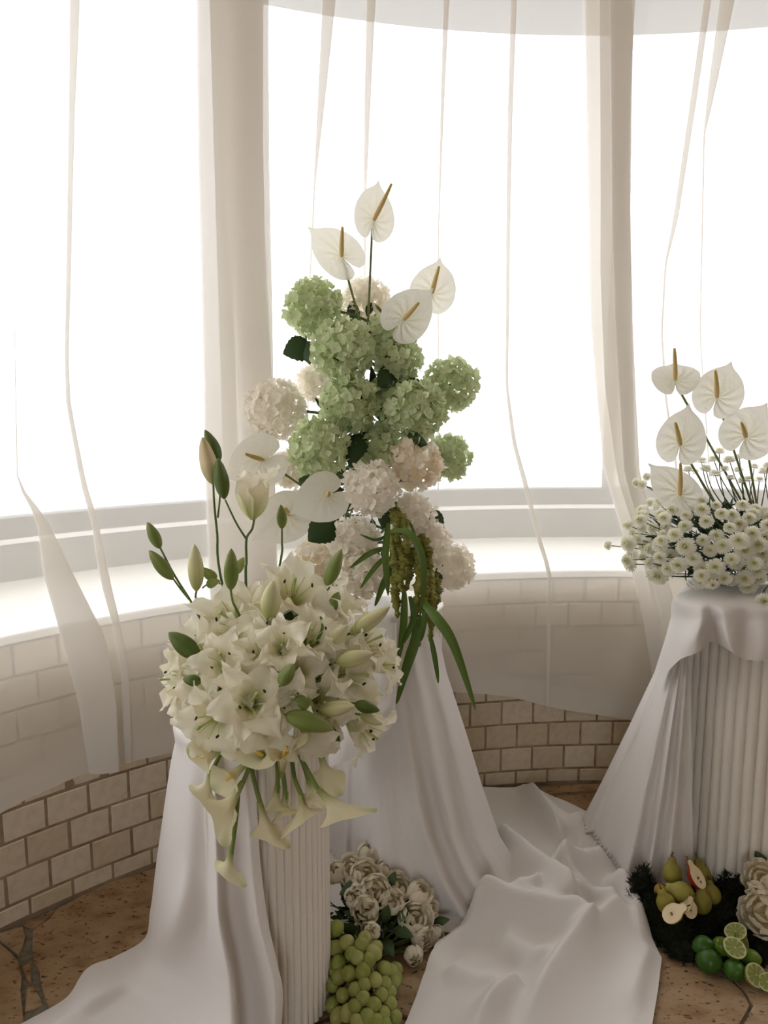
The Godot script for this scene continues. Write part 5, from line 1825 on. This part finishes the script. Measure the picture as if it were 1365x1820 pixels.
func lime(x: float, y: float, rpx: float, h: float, ax: Vector3, col: Color, label: String) -> void:
	var c := at(x, y, h)
	var r := rpx * mpp(c)
	c = at(x, y, maxf(h, r))
	var o := thing("lime", label, "lime", "", c)
	var mb := Mb.new()
	var prof := []
	for k in 19:
		var a := PI * k / 18.0
		prof.append([maxf(0.001, sin(a)), -cos(a) * (1.08 + 0.10 * pow(absf(cos(a)), 10.0))])
	lathe(mb, prof, 24)
	mb.tint(col)
	part("body", mb.mesh(true), M.grape, o, Transform3D(frame(ax).scaled(Vector3.ONE * r), Vector3.ZERO))
	mb = Mb.new()
	lathe(mb, [[0.001, 1.17], [0.06, 1.165], [0.09, 1.14], [0.05, 1.13]], 8)
	mb.tint(lin(110, 110, 60))
	part("navel", mb.mesh(true), M.solid, o, Transform3D(frame(ax).scaled(Vector3.ONE * r), Vector3.ZERO))

func lime_half(x: float, y: float, rpx: float, h: float, face: Vector3, col: Color, label: String) -> void:
	var c := at(x, y, h)
	var r := rpx * mpp(c)
	var o := thing("cut_lime", label, "lime", "", c)
	var xf := Transform3D(frame(face, rnd(0, 1)).scaled(Vector3.ONE * r), Vector3.ZERO)
	var mb := Mb.new()
	var prof := []
	for k in 11:
		var a := PI * 0.5 * k / 10.0
		prof.append([maxf(0.001, sin(a)), -cos(a) * 1.1])
	lathe(mb, prof, 28)
	mb.tint(col)
	part("peel", mb.mesh(true), M.grape, o, xf)
	mb = Mb.new()
	lathe(mb, [[1.0, 0.0], [0.99, 0.012], [0.90, 0.014], [0.001, 0.0]], 28)
	mb.tint(lin(180, 180, 132))
	var pith := part("pith", mb.mesh(), M.solid, o, xf)
	for k in 9:
		var a0 := TAU * (k + 0.06) / 9
		var a1 := TAU * (k + 0.94) / 9
		var s := Mb.new()
		var rows := []
		for i in 4:
			var q: float = [0.10, 0.45, 0.78, 0.87][i]
			var row := []
			for j in 5:
				var a := lerpf(a0, a1, j / 4.0)
				var e := 1.0 - pow(absf(j - 2) / 2.0, 3.0) * (0.10 if i == 3 else 0.0)
				row.append(Vector3(cos(a) * q * e, 0.022 + 0.012 * sin(PI * j / 4.0) * sin(PI * (i + 0.3) / 3.6), sin(a) * q * e))
			rows.append(row)
		s.grid(rows)
		s.tint(lin(132, 136, 64))
		part("segment", s.mesh(), M.grape, pith)

func limes() -> void:
	var dk := lin(58, 92, 30)
	var md := lin(96, 118, 38)
	var up := Vector3.UP
	lime(1250, 1681, 17, 0.05, Vector3(0.7, 0.3, 0.2), dk, "dark green lime at the back left of the lime pile, against the moss")
	lime(1260, 1708, 21, 0.028, Vector3(0.6, 0.3, 0.6), dk, "largest dark green lime at the left front of the lime pile")
	lime(1282, 1682, 16, 0.05, Vector3(-0.4, 0.6, 0.3), md, "lighter green lime behind the cut face of the front half")
	lime(1305, 1724, 18, 0.028, Vector3(0.2, 0.5, 0.8), lin(66, 102, 34), "green lime at the front, below the cut half")
	lime(1334, 1704, 16, 0.04, Vector3(0.6, 0.2, 0.3), md, "green lime partly behind the right cut halves")
	var c := at(1306, 1683, 0.06)
	lime_half(1306, 1684, 20, 0.075, toward(c, 0.25, 0.55, 0.8), md, "cut lime half facing the viewer in the middle of the lime pile")
	lime_half(1307, 1655, 19, 0.07, toward(c, -0.25, 0.6, 0.75), lin(150, 150, 66), "cut lime half on top at the back of the lime pile")
	lime_half(1320, 1672, 17, 0.055, toward(c, 0.75, 0.35, 0.5), md, "lime slice edge on between the two upper halves")
	lime_half(1344, 1733, 20, 0.035, toward(c, 0.50, 0.30, 0.8), lin(150, 150, 60), "cut lime half standing at the front right")
	lime_half(1364, 1745, 16, 0.03, toward(c, -0.15, 0.3, 0.9), md, "cut lime half at the very right edge of the photo")

func moss() -> void:
	var mb := Mb.new()
	for q in 4:
		var a := q * 1.7
		var u := Vector3(cos(a), 0, sin(a)) * 0.08
		var tip := Vector3(sin(a * 2.0) * 0.35, 1.0 - 0.12 * q, cos(a * 2.0) * 0.35)
		mb.tri(-u, u, tip)
		mb.tri(u * 0.6 + tip * 0.5, tip * 0.55, tip * 0.6 + u * 7.0)
	var sprig := mb.mesh()
	var k0 := 0
	for z in [
		["dark moss cushion at the left of the pears, against the satin cloth", [[1140, 1618, 24, 0.13], [1128, 1622, 14, 0.11], [1150, 1640, 24, 0.08], [1165, 1650, 20, 0.06]]],
		["wide dark moss bed under the pears and behind the limes", [[1200, 1665, 46, 0.055], [1240, 1655, 40, 0.05], [1215, 1690, 34, 0.04], [1280, 1640, 46, 0.07], [1320, 1640, 44, 0.06], [1240, 1620, 40, 0.06], [1180, 1640, 34, 0.06], [1340, 1690, 40, 0.03], [1300, 1690, 40, 0.03]]],
		["dark moss cushion at the foot of the right pedestal, behind the peonies", [[1300, 1612, 30, 0.10], [1330, 1605, 30, 0.10], [1275, 1610, 26, 0.07]]],
	]:
		var where := []
		var o0 := at(z[1][0][0], z[1][0][1], 0.0)
		var body := Mb.new()
		for m in z[1]:
			var c := at(m[0], m[1], 0.0)
			var r: float = m[2] * mpp(c)
			var h: float = m[3]
			lathe(body, ball_profile(r * 0.9, h * 0.9 / (r * 0.9), 8), 14, Transform3D(Basis(), c - o0))
			for k in int(5200.0 * r * (r + h) / 0.02 / 5.0):
				var u := rnd(0.0, 1.0)
				var a := rnd(0, TAU)
				var g := sqrt(1.0 - u * u)
				var n := Vector3(g * cos(a), u, g * sin(a))
				var p := c + Vector3(n.x * r, n.y * h, n.z * r) * rnd(0.82, 1.05) - o0
				var b := frame((n + Vector3(rnd(-0.7, 0.7), rnd(-0.5, 0.7), rnd(-0.7, 0.7))).normalized(), rnd(0, TAU)).scaled(Vector3.ONE * rnd(0.012, 0.026))
				where.append(Transform3D(b, p))
		var t := thing("moss", z[0], "moss", "", o0)
		t.set_meta("kind", "stuff")
		part("cushion", body.mesh(true), M.moss, t)
		swarm("sprigs", sprig, M.moss, where, t)
